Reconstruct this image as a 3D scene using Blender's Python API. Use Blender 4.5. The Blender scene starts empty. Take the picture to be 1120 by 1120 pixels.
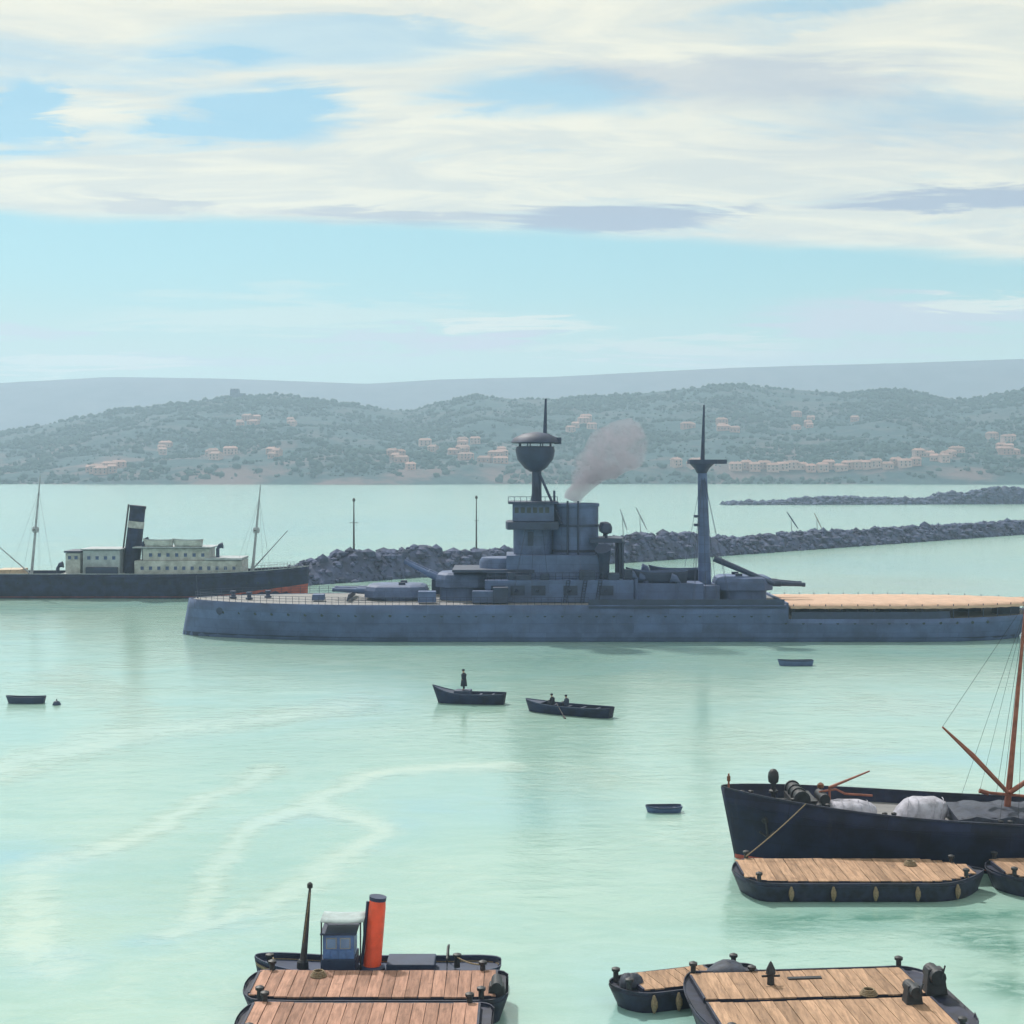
import bpy, bmesh, math, random
import numpy as np
from mathutils import Vector, Matrix, Euler, noise as mnoise

random.seed(7)
RNG = np.random.default_rng(11)
sc = bpy.context.scene
col = sc.collection
R = math.radians

# ------------------------------------------------------------------ camera
CAM_H, FPX, HOR = 24.0, 1700.0, 505.0       # eye height, focal length in photo pixels, horizon row
cam_d = bpy.data.cameras.new('camera')
cam_d.sensor_width = 36.0
cam_d.lens = 36.0 * FPX / 1120.0
cam_d.shift_y = -(560.0 - HOR) / 1120.0
cam_d.clip_start = 0.5
cam_d.clip_end = 60000.0
cam = bpy.data.objects.new('camera', cam_d)
cam.location = (0, 0, CAM_H)
cam.rotation_euler = (R(90), 0, 0)
col.objects.link(cam)
sc.camera = cam

# ------------------------------------------------------------------ render and view
sc.view_settings.view_transform = 'Standard'
sc.view_settings.look = 'None'
sc.view_settings.exposure = 0.28
sc.view_settings.gamma = 1.0
sc.view_settings.use_curve_mapping = False
sc.cycles.use_denoising = True
sc.cycles.max_bounces = 4
sc.cycles.diffuse_bounces = 2
sc.cycles.glossy_bounces = 2
sc.cycles.volume_bounces = 1
sc.cycles.volume_max_steps = 48
sc.cycles.use_adaptive_sampling = True
sc.cycles.adaptive_threshold = 0.03
sc.cycles.sample_clamp_indirect = 6.0
sc.cycles.sample_clamp_direct = 6.0

# ------------------------------------------------------------------ sun
SUN_EL, SUN_AZ = R(50), R(-27)              # azimuth from +Y (view direction), towards +X
sd = Vector((math.sin(SUN_AZ) * math.cos(SUN_EL), math.cos(SUN_AZ) * math.cos(SUN_EL), math.sin(SUN_EL)))
sun_d = bpy.data.lights.new('sun', 'SUN')
sun_d.energy = 3.3
sun_d.angle = R(3)
sun_d.color = (1.0, 0.95, 0.87)
sun = bpy.data.objects.new('sun', sun_d)
sun.rotation_euler = sd.to_track_quat('Z', 'Y').to_euler()
sun.location = (0, 0, 300)
col.objects.link(sun)

# ------------------------------------------------------------------ node helpers
class NT:
    """small wrapper to write node math as expressions"""
    def __init__(s, tree):
        s.t = tree; s.n = tree.nodes; s.l = tree.links
    def _in(s, sock, v):
        if hasattr(v, 'is_output') or isinstance(v, bpy.types.NodeSocket): s.l.new(v, sock)
        elif isinstance(v, (tuple, list)): sock.default_value = v if len(v) == len(sock.default_value) else tuple(v) + (1.0,)
        else: sock.default_value = v
    def m(s, op, a, b=0.0, c=None, clamp=False):
        n = s.n.new('ShaderNodeMath'); n.operation = op; n.use_clamp = clamp
        s._in(n.inputs[0], a); s._in(n.inputs[1], b)
        if c is not None: s._in(n.inputs[2], c)
        return n.outputs[0]
    def add(s, a, b): return s.m('ADD', a, b)
    def sub(s, a, b): return s.m('SUBTRACT', a, b)
    def mul(s, a, b): return s.m('MULTIPLY', a, b)
    def div(s, a, b): return s.m('DIVIDE', a, b)
    def ramp(s, x, lo, hi, a=0.0, b=1.0, smooth=True):
        n = s.n.new('ShaderNodeMapRange'); n.interpolation_type = 'SMOOTHSTEP' if smooth else 'LINEAR'; n.clamp = True
        s._in(n.inputs['Value'], x)
        s._in(n.inputs['From Min'], lo); s._in(n.inputs['From Max'], hi)
        s._in(n.inputs['To Min'], a); s._in(n.inputs['To Max'], b)
        return n.outputs[0]
    def mix(s, f, a, b):
        n = s.n.new('ShaderNodeMix'); n.data_type = 'RGBA'; n.clamp_factor = True
        s._in(n.inputs[0], f); s._in(n.inputs[6], a); s._in(n.inputs[7], b)
        return n.outputs[2]
    def comb(s, x, y, z):
        n = s.n.new('ShaderNodeCombineXYZ')
        for i, v in enumerate((x, y, z)): s._in(n.inputs[i], v)
        return n.outputs[0]
    def noise(s, vec, scale, detail=4.0, rough=0.55, dist=0.0):
        n = s.n.new('ShaderNodeTexNoise')
        if vec is not None: s._in(n.inputs['Vector'], vec)
        n.inputs['Scale'].default_value = scale; n.inputs['Detail'].default_value = detail
        n.inputs['Roughness'].default_value = rough; n.inputs['Distortion'].default_value = dist
        return n.outputs['Fac']
    def vmul(s, v, xyz):
        n = s.n.new('ShaderNodeVectorMath'); n.operation = 'MULTIPLY'
        s._in(n.inputs[0], v); n.inputs[1].default_value = xyz
        return n.outputs[0]
    def node(s, typ): return s.n.new(typ)

# ------------------------------------------------------------------ world: sky with a broken cloud deck
world = bpy.data.worlds.new('World')
sc.world = world
world.use_nodes = True
w = NT(world.node_tree)
for n in list(w.n): w.n.remove(n)
wout = w.node('ShaderNodeOutputWorld')
bg = w.node('ShaderNodeBackground')
w.l.new(bg.outputs[0], wout.inputs[0])
sky = w.node('ShaderNodeTexSky')
sky.sky_type = 'NISHITA'
sky.sun_disc = False
sky.sun_elevation = SUN_EL
sky.sun_rotation = SUN_AZ
sky.altitude = 0
sky.air_density = 1.0
sky.dust_density = 0.6
sky.ozone_density = 2.2
tc = w.node('ShaderNodeTexCoord')
sep = w.node('ShaderNodeSeparateXYZ')
w.l.new(tc.outputs['Generated'], sep.inputs[0])
dx, dy, dz = sep.outputs
hh = w.m('SQRT', w.add(w.mul(dx, dx), w.mul(dy, dy)))
te = w.div(dz, w.m('MAXIMUM', hh, 0.02))                     # tangent of the elevation
az = w.m('ARCTAN2', dx, dy)                                   # azimuth from the view axis
zz = w.add(w.m('ABSOLUTE', dz), 0.10)
pu, pv = w.div(dx, zz), w.div(dy, zz)                         # position on the cloud deck overhead
deckv = w.comb(pu, pv, 0.0)
wisp = w.noise(w.vmul(deckv, (0.85, 1.9, 1)), 1.0, 6.0, 0.6, 0.9)
fine = w.noise(w.vmul(deckv, (2.4, 5.0, 1)), 1.0, 5.0, 0.62, 0.8)
broad = w.noise(w.vmul(deckv, (0.35, 0.9, 1)), 1.0, 1.0, 0.5)
lowv = w.comb(w.mul(dx, 5.0), w.mul(dy, 5.0), w.mul(te, 42.0))
lown = w.noise(lowv, 1.0, 3.0, 0.6)                           # streaks low over the horizon
wis0 = w.sub(wisp, 0.5)
fin0 = w.sub(fine, 0.5)
sdir = w.comb(w.add(az, w.mul(fin0, 0.16)), w.add(te, w.add(w.mul(wis0, 0.05), w.mul(fin0, 0.025))), 0.0)   # bearing and elevation, wind-torn
def blob(px, py, rx, ry, s):
    """a patch in the sky centred on a bearing and an elevation"""
    a0, e0 = math.atan((px - 560) / FPX), (HOR - py) / FPX
    n = w.node('ShaderNodeVectorMath'); n.operation = 'MULTIPLY_ADD'
    w._in(n.inputs[0], sdir); n.inputs[1].default_value = (FPX / rx, FPX / ry, 0); n.inputs[2].default_value = (-a0 * FPX / rx, -e0 * FPX / ry, 0)
    l = w.node('ShaderNodeVectorMath'); l.operation = 'LENGTH'; w.l.new(n.outputs[0], l.inputs[0])
    return w.ramp(l.outputs['Value'], 1.18, 0.5, 0.0, s)
def total(items):
    o = items[0]
    for i in items[1:]: o = w.add(o, i)
    return o
def scale_col(c, k):
    n = w.node('ShaderNodeMix'); n.data_type = 'RGBA'; n.blend_type = 'MULTIPLY'
    n.inputs[0].default_value = 1.0
    w._in(n.inputs[6], c); n.inputs[7].default_value = (k[0], k[1], k[2], 1)
    return n.outputs[2]
edge = w.sub(0.1455, w.add(w.mul(dx, 0.048), w.mul(w.mul(dx, dx), 0.085)))
edge = w.add(edge, w.mul(w.sub(lown, 0.5), 0.024))
deck = w.ramp(w.sub(te, edge), -0.003, 0.008)
blue = scale_col(sky.outputs[0], (0.066, 0.088, 0.078))       # Nishita sky at strength near 0.08
# open air under the deck: turquoise, paler and veiled towards the horizon
veil = w.ramp(w.add(te, w.mul(w.sub(lown, 0.5), 0.03)), 0.135, 0.06)
low = w.mix(w.add(0.40, w.mul(veil, 0.55)), blue, w.mix(veil, (0.25, 0.53, 0.57, 1), (0.46, 0.62, 0.55, 1)))
low = w.mix(total([blob(450, 375, 150, 13, 0.7), blob(985, 352, 170, 22, 0.85), blob(30, 365, 70, 15, 0.7), blob(540, 368, 60, 10, .6), blob(250, 398, 200, 10, .5), blob(860, 385, 260, 12, .5)]), low, (0.52, 0.53, 0.60, 1))
low = w.mix(total([blob(1090, 338, 90, 8, 0.9), blob(570, 355, 90, 8, 0.8), blob(90, 400, 150, 9, 0.7), blob(330, 345, 260, 20, .4), blob(720, 380, 160, 12, .5)]), low, (0.70, 0.72, 0.63, 1))
# the deck: cream cloud, thin blue places, a few mauve grey bars on its underside
cream = w.mix(w.ramp(fine, 0.35, 0.68), (0.60, 0.61, 0.55, 1), (0.775, 0.735, 0.595, 1))
thin = total([w.ramp(wisp, 0.50, 0.68, 0.0, 0.6),
              blob(22, 138, 62, 42, 1.0), blob(285, 132, 112, 36, 1.0), blob(380, 52, 190, 32, 0.6),
              blob(600, 112, 150, 28, 0.8), blob(880, 12, 150, 12, 0.5)])
thin = w.sub(thin, total([blob(470, 8, 330, 22, 0.7), blob(300, 205, 330, 34, 0.9), blob(1000, 55, 160, 26, 0.7), blob(800, 185, 220, 32, 0.7)]))
cloud = w.mix(w.m('MINIMUM', w.m('MAXIMUM', thin, 0.0), 0.9), cream, w.mix(0.45, scale_col(blue, (1.0, 1.0, 1.0)), (0.20, 0.47, 0.66, 1)))
grey = total([w.ramp(broad, 0.50, 0.70, 0.0, 0.35),
              blob(665, 235, 160, 13, 1.0), blob(1040, 229, 160, 15, 1.0), blob(420, 236, 130, 13, 0.6), blob(180, 236, 90, 8, .4),
              blob(800, 95, 240, 30, 0.5)])
cloud = w.mix(w.m('MINIMUM', grey, 0.95), cloud, (0.31, 0.36, 0.46, 1))
skyc = w.mix(deck, low, cloud)
w.l.new(skyc, bg.inputs['Color'])
bg.inputs['Strength'].default_value = 1.0
world.cycles.sampling_method = 'MANUAL'
world.cycles.sample_map_resolution = 512

# ------------------------------------------------------------------ materials
MATS = {}
def mat(name, base, rough=0.6, metal=0.0, var=0.25, scale=1.5, bump=0.0, bscale=12.0, streak=0.0, streak_col=(0.16, 0.09, 0.06), rnd=0.0, spec=0.5, stretch=(1, 1, 1), world=False, plates=0.0):
    if name in MATS: return MATS[name]
    m = bpy.data.materials.new(name); m.use_nodes = True
    t = NT(m.node_tree)
    b = m.node_tree.nodes['Principled BSDF']
    tcn = t.node('ShaderNodeNewGeometry').outputs['Position'] if world else t.node('ShaderNodeTexCoord').outputs['Object']
    nz = t.noise(t.vmul(tcn, stretch), scale, 5.0, 0.6)
    dark = tuple(c * (1 - var) for c in base) + (1,)
    lite = tuple(min(1, c * (1 + var)) for c in base) + (1,)
    c = t.mix(t.ramp(nz, 0.3, 0.7), dark, lite)
    if streak > 0:
        sn = t.noise(t.vmul(tcn, (1.6, 1.6, 0.12)), 1.0, 6.0, 0.65)
        c = t.mix(t.mul(t.ramp(sn, 0.55, 0.75), streak), c, tuple(streak_col) + (1,))
    if plates > 0:
        bk = t.node('ShaderNodeTexBrick'); sx_ = t.node('ShaderNodeSeparateXYZ'); t.l.new(tcn, sx_.inputs[0])
        t.l.new(t.comb(t.add(sx_.outputs[0], t.mul(sx_.outputs[1], 0.6)), sx_.outputs[2], 0.0), bk.inputs['Vector'])
        bk.inputs['Color1'].default_value = (1 - plates,) * 3 + (1,); bk.inputs['Color2'].default_value = (1 + plates,) * 3 + (1,); bk.inputs['Mortar'].default_value = (0.62, 0.6, 0.6, 1)
        bk.inputs['Scale'].default_value = 1.0; bk.inputs['Brick Width'].default_value = 4.6; bk.inputs['Row Height'].default_value = 1.25; bk.inputs['Mortar Size'].default_value = 0.022; bk.inputs['Mortar Smooth'].default_value = 0.6
        mm_ = t.node('ShaderNodeMix'); mm_.data_type = 'RGBA'; mm_.blend_type = 'MULTIPLY'; mm_.inputs[0].default_value = 1.0
        t.l.new(c, mm_.inputs[6]); t.l.new(bk.outputs['Color'], mm_.inputs[7]); c = mm_.outputs[2]
        rs = t.noise(t.vmul(tcn, (2.3, 2.3, 0.16)), 1.0, 7.0, 0.7)
        c = t.mix(t.mul(t.ramp(rs, 0.62, 0.76), 0.35), c, (0.13, 0.085, 0.07, 1))
    if rnd > 0:
        oi = t.node('ShaderNodeObjectInfo').outputs['Random']
        hs = t.node('ShaderNodeHueSaturation')
        t.l.new(c, hs.inputs['Color'])
        t.l.new(t.ramp(oi, 0, 1, 1 - rnd, 1 + rnd, False), hs.inputs['Value'])
        c = hs.outputs[0]
    t.l.new(c, b.inputs['Base Color'])
    b.inputs['Roughness'].default_value = rough
    b.inputs['Metallic'].default_value = metal
    b.inputs['Specular IOR Level'].default_value = spec
    if bump > 0:
        bn = t.node('ShaderNodeBump'); bn.inputs['Strength'].default_value = 0.6; bn.inputs['Distance'].default_value = bump
        t.l.new(t.noise(t.vmul(tcn, stretch), bscale, 6.0, 0.65), bn.inputs['Height'])
        t.l.new(bn.outputs[0], b.inputs['Normal'])
    MATS[name] = m
    return m

NAVY = mat('navy_grey_paint', (0.068, 0.110, 0.235), 0.65, plates=0.12, var=0.24, scale=0.35, streak=0.3, streak_col=(0.07, 0.085, 0.12))
NAVY_D = mat('dark_navy_deck_shadow', (0.022, 0.038, 0.090), 0.6, var=0.25, scale=0.6)
NAVY_L = mat('pale_navy_paint', (0.072, 0.112, 0.230), 0.65, plates=0.10, var=0.24, scale=0.6, streak=0.2, streak_col=(0.09, 0.10, 0.13))
TEAK = mat('weathered_teak', (0.20, 0.20, 0.21), 0.75, var=0.25, scale=2.0, stretch=(0.3, 4, 1))
AWN = mat('awning_canvas', (0.52, 0.35, 0.26), 0.85, var=0.10, scale=0.6, bump=0.05, bscale=1.2)
BLACKH = mat('black_hull_paint', (0.014, 0.023, 0.064), 0.65, spec=.3, plates=0.2, var=0.45, scale=0.7, streak=0.35, streak_col=(0.05, 0.04, 0.04))
BLUEBLK = mat('blue_black_hull_paint', (0.010, 0.0155, 0.046), 0.62, spec=.3, plates=0.2, var=0.5, scale=0.5, streak=0.28, streak_col=(0.05, 0.045, 0.05), bump=0.01, bscale=2.0)
REDLEAD = mat('red_lead_paint', (0.36, 0.07, 0.05), 0.6, var=0.3, scale=0.9)
WHITE = mat('off_white_paint', (0.38, 0.40, 0.40), 0.6, var=0.3, scale=0.8, streak=0.25, streak_col=(0.35, 0.28, 0.22))
GREYP = mat('grey_paint', (0.30, 0.34, 0.38), 0.6, var=0.2, scale=0.8)
GLASS = mat('dark_window_glass', (0.02, 0.03, 0.04), 0.12, var=0.1)
BLUEP = mat('blue_wheelhouse_paint', (0.10, 0.20, 0.46), 0.5, var=0.2, scale=2.0, streak=0.25, streak_col=(0.3, 0.36, 0.45))
ORANGE = mat('orange_red_funnel_paint', (0.88, 0.11, 0.05), 0.45, var=0.14, scale=1.5, streak=0.45, streak_col=(0.20, 0.05, 0.035))
BROWN = mat('red_brown_spar_paint', (0.26, 0.085, 0.055), 0.6, var=0.3, scale=2.0)
SPAR = mat('dark_spar', (0.055, 0.05, 0.055), 0.6, var=0.3, scale=2.0)
BOARD = mat('hatch_board_timber', (0.345, 0.20, 0.15), 0.85, var=0.28, scale=1.2, rnd=0.24, bump=0.01, bscale=8, world=True, streak=0.5, streak_col=(0.10, 0.065, 0.05), stretch=(6, 0.6, 1), spec=0.25)
BOARD2 = mat('tan_hatch_board_timber', (0.35, 0.225, 0.15), 0.85, var=0.28, scale=1.2, rnd=0.22, bump=0.01, bscale=8, world=True, streak=0.5, streak_col=(0.10, 0.065, 0.05), stretch=(6, 0.6, 1), spec=0.25)
TARRED = mat('tarred_timber', (0.014, 0.019, 0.046), 0.65, var=0.5, scale=1.5, bump=0.02, bscale=5, streak=0.25, streak_col=(0.07, 0.055, 0.05))
IRON = mat('black_iron', (0.018, 0.02, 0.028), 0.55, var=0.4, scale=3.0)
ROPE = mat('hemp_rope', (0.22, 0.17, 0.11), 0.9, var=0.3, scale=14)
TARP = mat('pale_tarpaulin', (0.40, 0.40, 0.48), 0.8, var=0.3, scale=1.5, bump=0.06, bscale=3.0)
DTARP = mat('dark_tarpaulin', (0.035, 0.045, 0.075), 0.7, var=0.35, scale=2.5, bump=0.05, bscale=3.0)
ROCK = mat('slate_rock', (0.058, 0.076, 0.15), 0.9, var=0.4, scale=0.35, bump=0.2, bscale=1.0)
RUST = mat('rusty_iron', (0.17, 0.07, 0.04), 0.8, var=0.4, scale=3)
SKIN = mat('skin', (0.42, 0.25, 0.18), 0.6, var=0.08)
CLOTH_N = mat('navy_cloth', (0.018, 0.023, 0.042), 0.9, var=0.3, scale=6)
CLOTH_B = mat('dark_blue_cloth', (0.035, 0.05, 0.09), 0.9, var=0.3, scale=6)
HAIR = mat('dark_hair', (0.02, 0.015, 0.012), 0.7)
BUFF = mat('buff_paint', (0.46, 0.36, 0.26), 0.6, var=0.2, scale=0.8)
SAIL = mat('sail_canvas', (0.42, 0.42, 0.40), 0.85, var=0.15, scale=1.0)

# ------------------------------------------------------------------ mesh helpers
class MB:
    def __init__(s): s.v = []; s.f = []
    def quad_add(s, verts, faces):
        o = len(s.v); s.v += [tuple(v) for v in verts]; s.f += [tuple(i + o for i in f) for f in faces]; return s
    def box(s, c, d, rz=0.0, ry=0.0, taper=1.0):
        m = Matrix.Translation(c) @ Matrix.Rotation(rz, 4, 'Z') @ Matrix.Rotation(ry, 4, 'Y')
        vs = []
        for z in (-.5, .5):
            k = taper if z > 0 else 1.0
            for x, y in ((-.5, -.5), (.5, -.5), (.5, .5), (-.5, .5)): vs.append(m @ Vector((x * d[0] * k, y * d[1] * k, z * d[2])))
        return s.quad_add(vs, [(3, 2, 1, 0), (4, 5, 6, 7), (0, 1, 5, 4), (1, 2, 6, 5), (2, 3, 7, 6), (3, 0, 4, 7)])
    def loft(s, secs, cap=True, closed=True):
        o = len(s.v); n = len(secs[0])
        for sec in secs: s.v += [tuple(p) for p in sec]
        for i in range(len(secs) - 1):
            for j in range(n if closed else n - 1):
                a, b = o + i * n + j, o + i * n + (j + 1) % n
                s.f.append((a, b, b + n, a + n))
        if cap and closed:
            s.f.append(tuple(o + j for j in reversed(range(n))))
            s.f.append(tuple(o + (len(secs) - 1) * n + j for j in range(n)))
        return s
    def tube(s, pts, rads, n=8):
        pts = [Vector(p) for p in pts]
        if not isinstance(rads, (list, tuple)): rads = [rads] * len(pts)
        secs = []
        for i, p in enumerate(pts):
            d = (pts[min(i + 1, len(pts) - 1)] - pts[max(i - 1, 0)]).normalized()
            a = d.orthogonal().normalized() if abs(d.z) > 0.95 else Vector((0, 0, 1)).cross(d).normalized()
            if abs(d.z) > 0.95: a = (Vector((1, 0, 0)) - d * d.x).normalized()
            b = d.cross(a)
            secs.append([p + (a * math.cos(2 * math.pi * k / n) + b * math.sin(2 * math.pi * k / n)) * rads[i] for k in range(n)])
        return s.loft(secs)
    def lathe(s, prof, c=(0, 0, 0), n=14, sx=1.0, sy=1.0):
        secs = [[(c[0] + r * sx * math.cos(2 * math.pi * k / n), c[1] + r * sy * math.sin(2 * math.pi * k / n), c[2] + z) for k in range(n)] for r, z in prof]
        return s.loft(secs)
    def prism(s, poly, z0, z1):
        return s.loft([[(x, y, z0) for x, y in poly], [(x, y, z1) for x, y in poly]])
    def build(s, name, m, parent=None, smooth=False, bevel=0.0, solid=0.0):
        me = bpy.data.meshes.new(name); me.from_pydata(s.v, [], s.f); me.update()
        bm = bmesh.new(); bm.from_mesh(me)
        if not solid: bmesh.ops.recalc_face_normals(bm, faces=bm.faces)
        bm.to_mesh(me); bm.free()
        return link(name, me, m, parent, smooth, bevel, solid)
def link(name, me, m, parent=None, smooth=False, bevel=0.0, solid=0.0):
    o = bpy.data.objects.new(name, me); col.objects.link(o)
    if m and not me.materials: me.materials.append(m)
    if parent: o.parent = parent
    if smooth:
        for p in me.polygons: p.use_smooth = True
        if len(me.polygons) < 4000: me.set_sharp_from_angle(angle=R(42))
    if solid:
        md = o.modifiers.new('thickness', 'SOLIDIFY'); md.thickness = solid; md.offset = 0
    if bevel:
        md = o.modifiers.new('edge', 'BEVEL'); md.width = bevel; md.segments = 2; md.limit_method = 'ANGLE'
    return o
def tag(o, label, cat, group=None):
    o['label'] = label; o['category'] = cat
    if group: o['group'] = group
    return o
def thing(name, label, cat, loc=(0, 0, 0), rz=0.0, group=None):
    o = bpy.data.objects.new(name, None); o.empty_display_size = 0.5
    o.location = loc; o.rotation_euler = (0, 0, rz); col.objects.link(o)
    return tag(o, label, cat, group)
def inst(src, parent, loc, rz=0.0, scale=(1, 1, 1), name=None):
    """another piece that shares the mesh of the first"""
    o = src.copy(); col.objects.link(o); o.parent = parent; o.location = loc; o.rotation_euler = (0, 0, rz); o.scale = scale
    return o
def wx(px, Y): return (px - 560.0) * Y / FPX          # metres to the right of the eye, for a bearing and a distance
def wz(py, Y): return CAM_H - (py - HOR) * Y / FPX
def wy(py, z=0.0): return FPX * (CAM_H - z) / (py - HOR)

# ------------------------------------------------------------------ water
def poly_dist(PX, PY, pts):
    d = np.full(PX.shape, 1e9)
    for (x0, y0), (x1, y1) in zip(pts[:-1], pts[1:]):
        ex, ey = x1 - x0, y1 - y0
        t = np.clip(((PX - x0) * ex + (PY - y0) * ey) / (ex * ex + ey * ey + 1e-9), 0, 1)
        d = np.minimum(d, np.hypot(PX - x0 - t * ex, PY - y0 - t * ey))
    return d
def smooth_line(pts, n=10):
    out = []
    P = [pts[0]] + list(pts) + [pts[-1]]
    for i in range(1, len(P) - 2):
        for k in range(n):
            t = k / n
            out.append(tuple(0.5 * (2 * P[i][j] + (P[i + 1][j] - P[i - 1][j]) * t + (2 * P[i - 1][j] - 5 * P[i][j] + 4 * P[i + 1][j] - P[i + 2][j]) * t * t
                       + (3 * P[i][j] - P[i - 1][j] - 3 * P[i + 1][j] + P[i + 2][j]) * t ** 3) for j in (0, 1)))
    return out + [pts[-1]]
def on_water(pts): return [(wx(px, wy(py)), wy(py)) for px, py in pts]
def spread(lo, hi, step, far_lo, far_hi, k=1.22):
    a = list(np.arange(lo, hi + step, step)); s = step; x = a[-1]
    while x < far_hi: s *= k; x += s; a.append(min(x, far_hi))
    s = step; x = lo; b = []
    while x > far_lo: s *= k; x -= s; b.append(max(x, far_lo))
    return np.array(b[::-1] + a)
def build_water():
    xs = spread(-75, 75, 0.6, -3200, 3200); ys = spread(45, 235, 0.6, -150, 5500)
    X, Y = np.meshgrid(xs, ys)
    nx, ny = len(xs), len(ys)
    # currents: soft bands of paler, smoother water drawn out by the tide
    wob = lambda s, a: a * (np.sin(X / s + 1.3 * np.sin(Y / (1.7 * s))) + np.cos(Y / (0.8 * s) + 0.7 * np.sin(X / (1.3 * s)))) 
    Xw, Yw = X + wob(3.1, 0.45) + wob(1.3, 0.16), Y + wob(4.3, 0.9) + wob(2.1, .4)
    slick = np.zeros(X.shape)
    bands = [([(560, 842), (480, 845), (400, 850), (352, 880), (398, 905), (402, 928), (355, 955), (320, 970), (250, 1005), (200, 1022)], 0.75, 0.9),
             ([(345, 883), (275, 908), (243, 940), (216, 1000)], 0.75, 0.9),
             ([(290, 843), (175, 898), (90, 935), (35, 960), (22, 1000), (42, 1040), (75, 1060)], 0.95, 0.8),
             ([(-40, 848), (110, 812), (230, 792), (385, 772)], 2.4, 0.8),
             ([(70, 735), (120, 765), (165, 790)], 2.2, 0.6),
             ([(210, 1060), (240, 1085), (220, 1130)], 1.3, 0.5),
             ([(320, 1000), (200, 1050), (120, 1090)], 1.2, 0.5)]
    for pts, wd, st in bands:
        d = poly_dist(Xw, Yw * .5, [(a, b * .5) for a, b in on_water(smooth_line(pts))])
        slick = np.maximum(slick, st * np.exp(-(d / (wd * 1.9)) ** 2))
    def patch(A, lst):
        for px, py, rx, ry, st in lst:
            y0 = wy(py); x0 = wx(px, y0); sx = rx * y0 / FPX; sy = ry * y0 * y0 / (FPX * CAM_H)
            A[:] = np.maximum(A, st * .85 * np.exp(-(((Xw - x0) / (1.35 * sx)) ** 2 + ((Yw - y0) / (1.35 * sy)) ** 2)))
    patch(slick, [(985, 772, 90, 14, .8), (860, 815, 110, 16, .75), (1000, 858, 70, 20, .8), (640, 852, 110, 22, .6), (740, 900, 90, 40, .5),
                  (880, 735, 120, 12, .4), (720, 735, 80, 15, .5), (900, 640, 220, 12, .8), (1030, 640, 100, 10, .9), (560, 770, 60, 18, .4),
                  (480, 960, 80, 40, .35), (640, 1010, 80, 30, .3), (250, 690, 120, 14, .5), (60, 680, 120, 12, .5)])
    blue = np.zeros(X.shape)
    patch(blue, [(30, 940, 60, 14, .9), (60, 1055, 45, 14, .9), (185, 1032, 30, 10, .9), (320, 900, 50, 10, .6), (470, 880, 45, 8, .7), (400, 770, 40, 16, .6),
                 (1010, 828, 90, 10, .7), (880, 852, 80, 8, .5), (250, 1010, 50, 18, .6), (430, 905, 25, 20, .6), (700, 1080, 60, 30, .5), (110, 985, 40, 12, .3),
                 (520, 880, 90, 14, .4), (160, 580, 260, 14, .5), (440, 575, 120, 10, .6), (1000, 620, 120, 8, .4)])
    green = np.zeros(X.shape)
    patch(green, [(1112, 1045, 40, 14, 1.1), (1108, 1085, 34, 14, 1.0), (1080, 1010, 60, 9, .8), (920, 1002, 110, 9, .75), (850, 1012, 40, 6, .6), (600, 720, 55, 9, .4)])  # dark reflections below hulls and at the right edge, painted as green water
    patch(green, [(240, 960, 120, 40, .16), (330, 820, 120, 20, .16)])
    V = np.stack([X, Y, np.zeros_like(X)], -1).reshape(-1, 3)
    idx = np.arange(nx * ny).reshape(ny, nx)
    F = np.stack([idx[:-1, :-1], idx[:-1, 1:], idx[1:, 1:], idx[1:, :-1]], -1).reshape(-1, 4)
    me = bpy.data.meshes.new('water')
    me.vertices.add(len(V)); me.vertices.foreach_set('co', V.ravel())
    me.loops.add(F.size); me.loops.foreach_set('vertex_index', F.ravel())
    me.polygons.add(len(F)); me.polygons.foreach_set('loop_start', np.arange(0, F.size, 4)); me.polygons.foreach_set('loop_total', np.full(len(F), 4))
    me.update(calc_edges=True)
    at = me.attributes.new('currents_and_reflections', 'FLOAT_COLOR', 'POINT')
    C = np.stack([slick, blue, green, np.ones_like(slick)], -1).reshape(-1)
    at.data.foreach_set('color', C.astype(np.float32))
    m = bpy.data.materials.new('harbour_water'); m.use_nodes = True
    t = NT(m.node_tree); b = m.node_tree.nodes['Principled BSDF']
    a = t.node('ShaderNodeAttribute'); a.attribute_name = 'currents_and_reflections'
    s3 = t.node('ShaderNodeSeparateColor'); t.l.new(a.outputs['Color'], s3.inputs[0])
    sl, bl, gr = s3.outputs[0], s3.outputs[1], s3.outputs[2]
    oc = t.node('ShaderNodeTexCoord').outputs['Object']
    broadn = t.noise(t.vmul(oc, (0.035, 0.05, 1)), 1.0, 4.0, 0.55, 0.8)
    strk = t.noise(t.vmul(oc, (0.16, 0.45, 1)), 1.0, 5.0, 0.62, 0.7)
    ragg = t.noise(t.vmul(oc, (0.5, 0.9, 1)), 1.0, 5.0, 0.68, 1.0)
    slk = t.ramp(t.sub(t.mul(sl, 1.3), t.mul(t.sub(ragg, 0.15), 1.3)), -0.35, 1.0)
    slk = t.m('ADD', slk, t.mul(t.ramp(broadn, 0.52, 0.72), 0.35), clamp=True)
    c = t.mix(t.ramp(strk, 0.3, 0.7), (0.27, 0.455, 0.40, 1), (0.335, 0.51, 0.455, 1))
    c = t.mix(t.ramp(broadn, 0.52, 0.30, 0.0, 0.55), c, (0.24, 0.46, 0.45, 1))
    c = t.mix(t.mul(bl, t.ramp(strk, 0.3, 0.65, 0.35, 0.95)), c, (0.19, 0.43, 0.53, 1))
    
    c = t.mix(t.mul(slk, 0.62), c, (0.52, 0.63, 0.55, 1))
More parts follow.
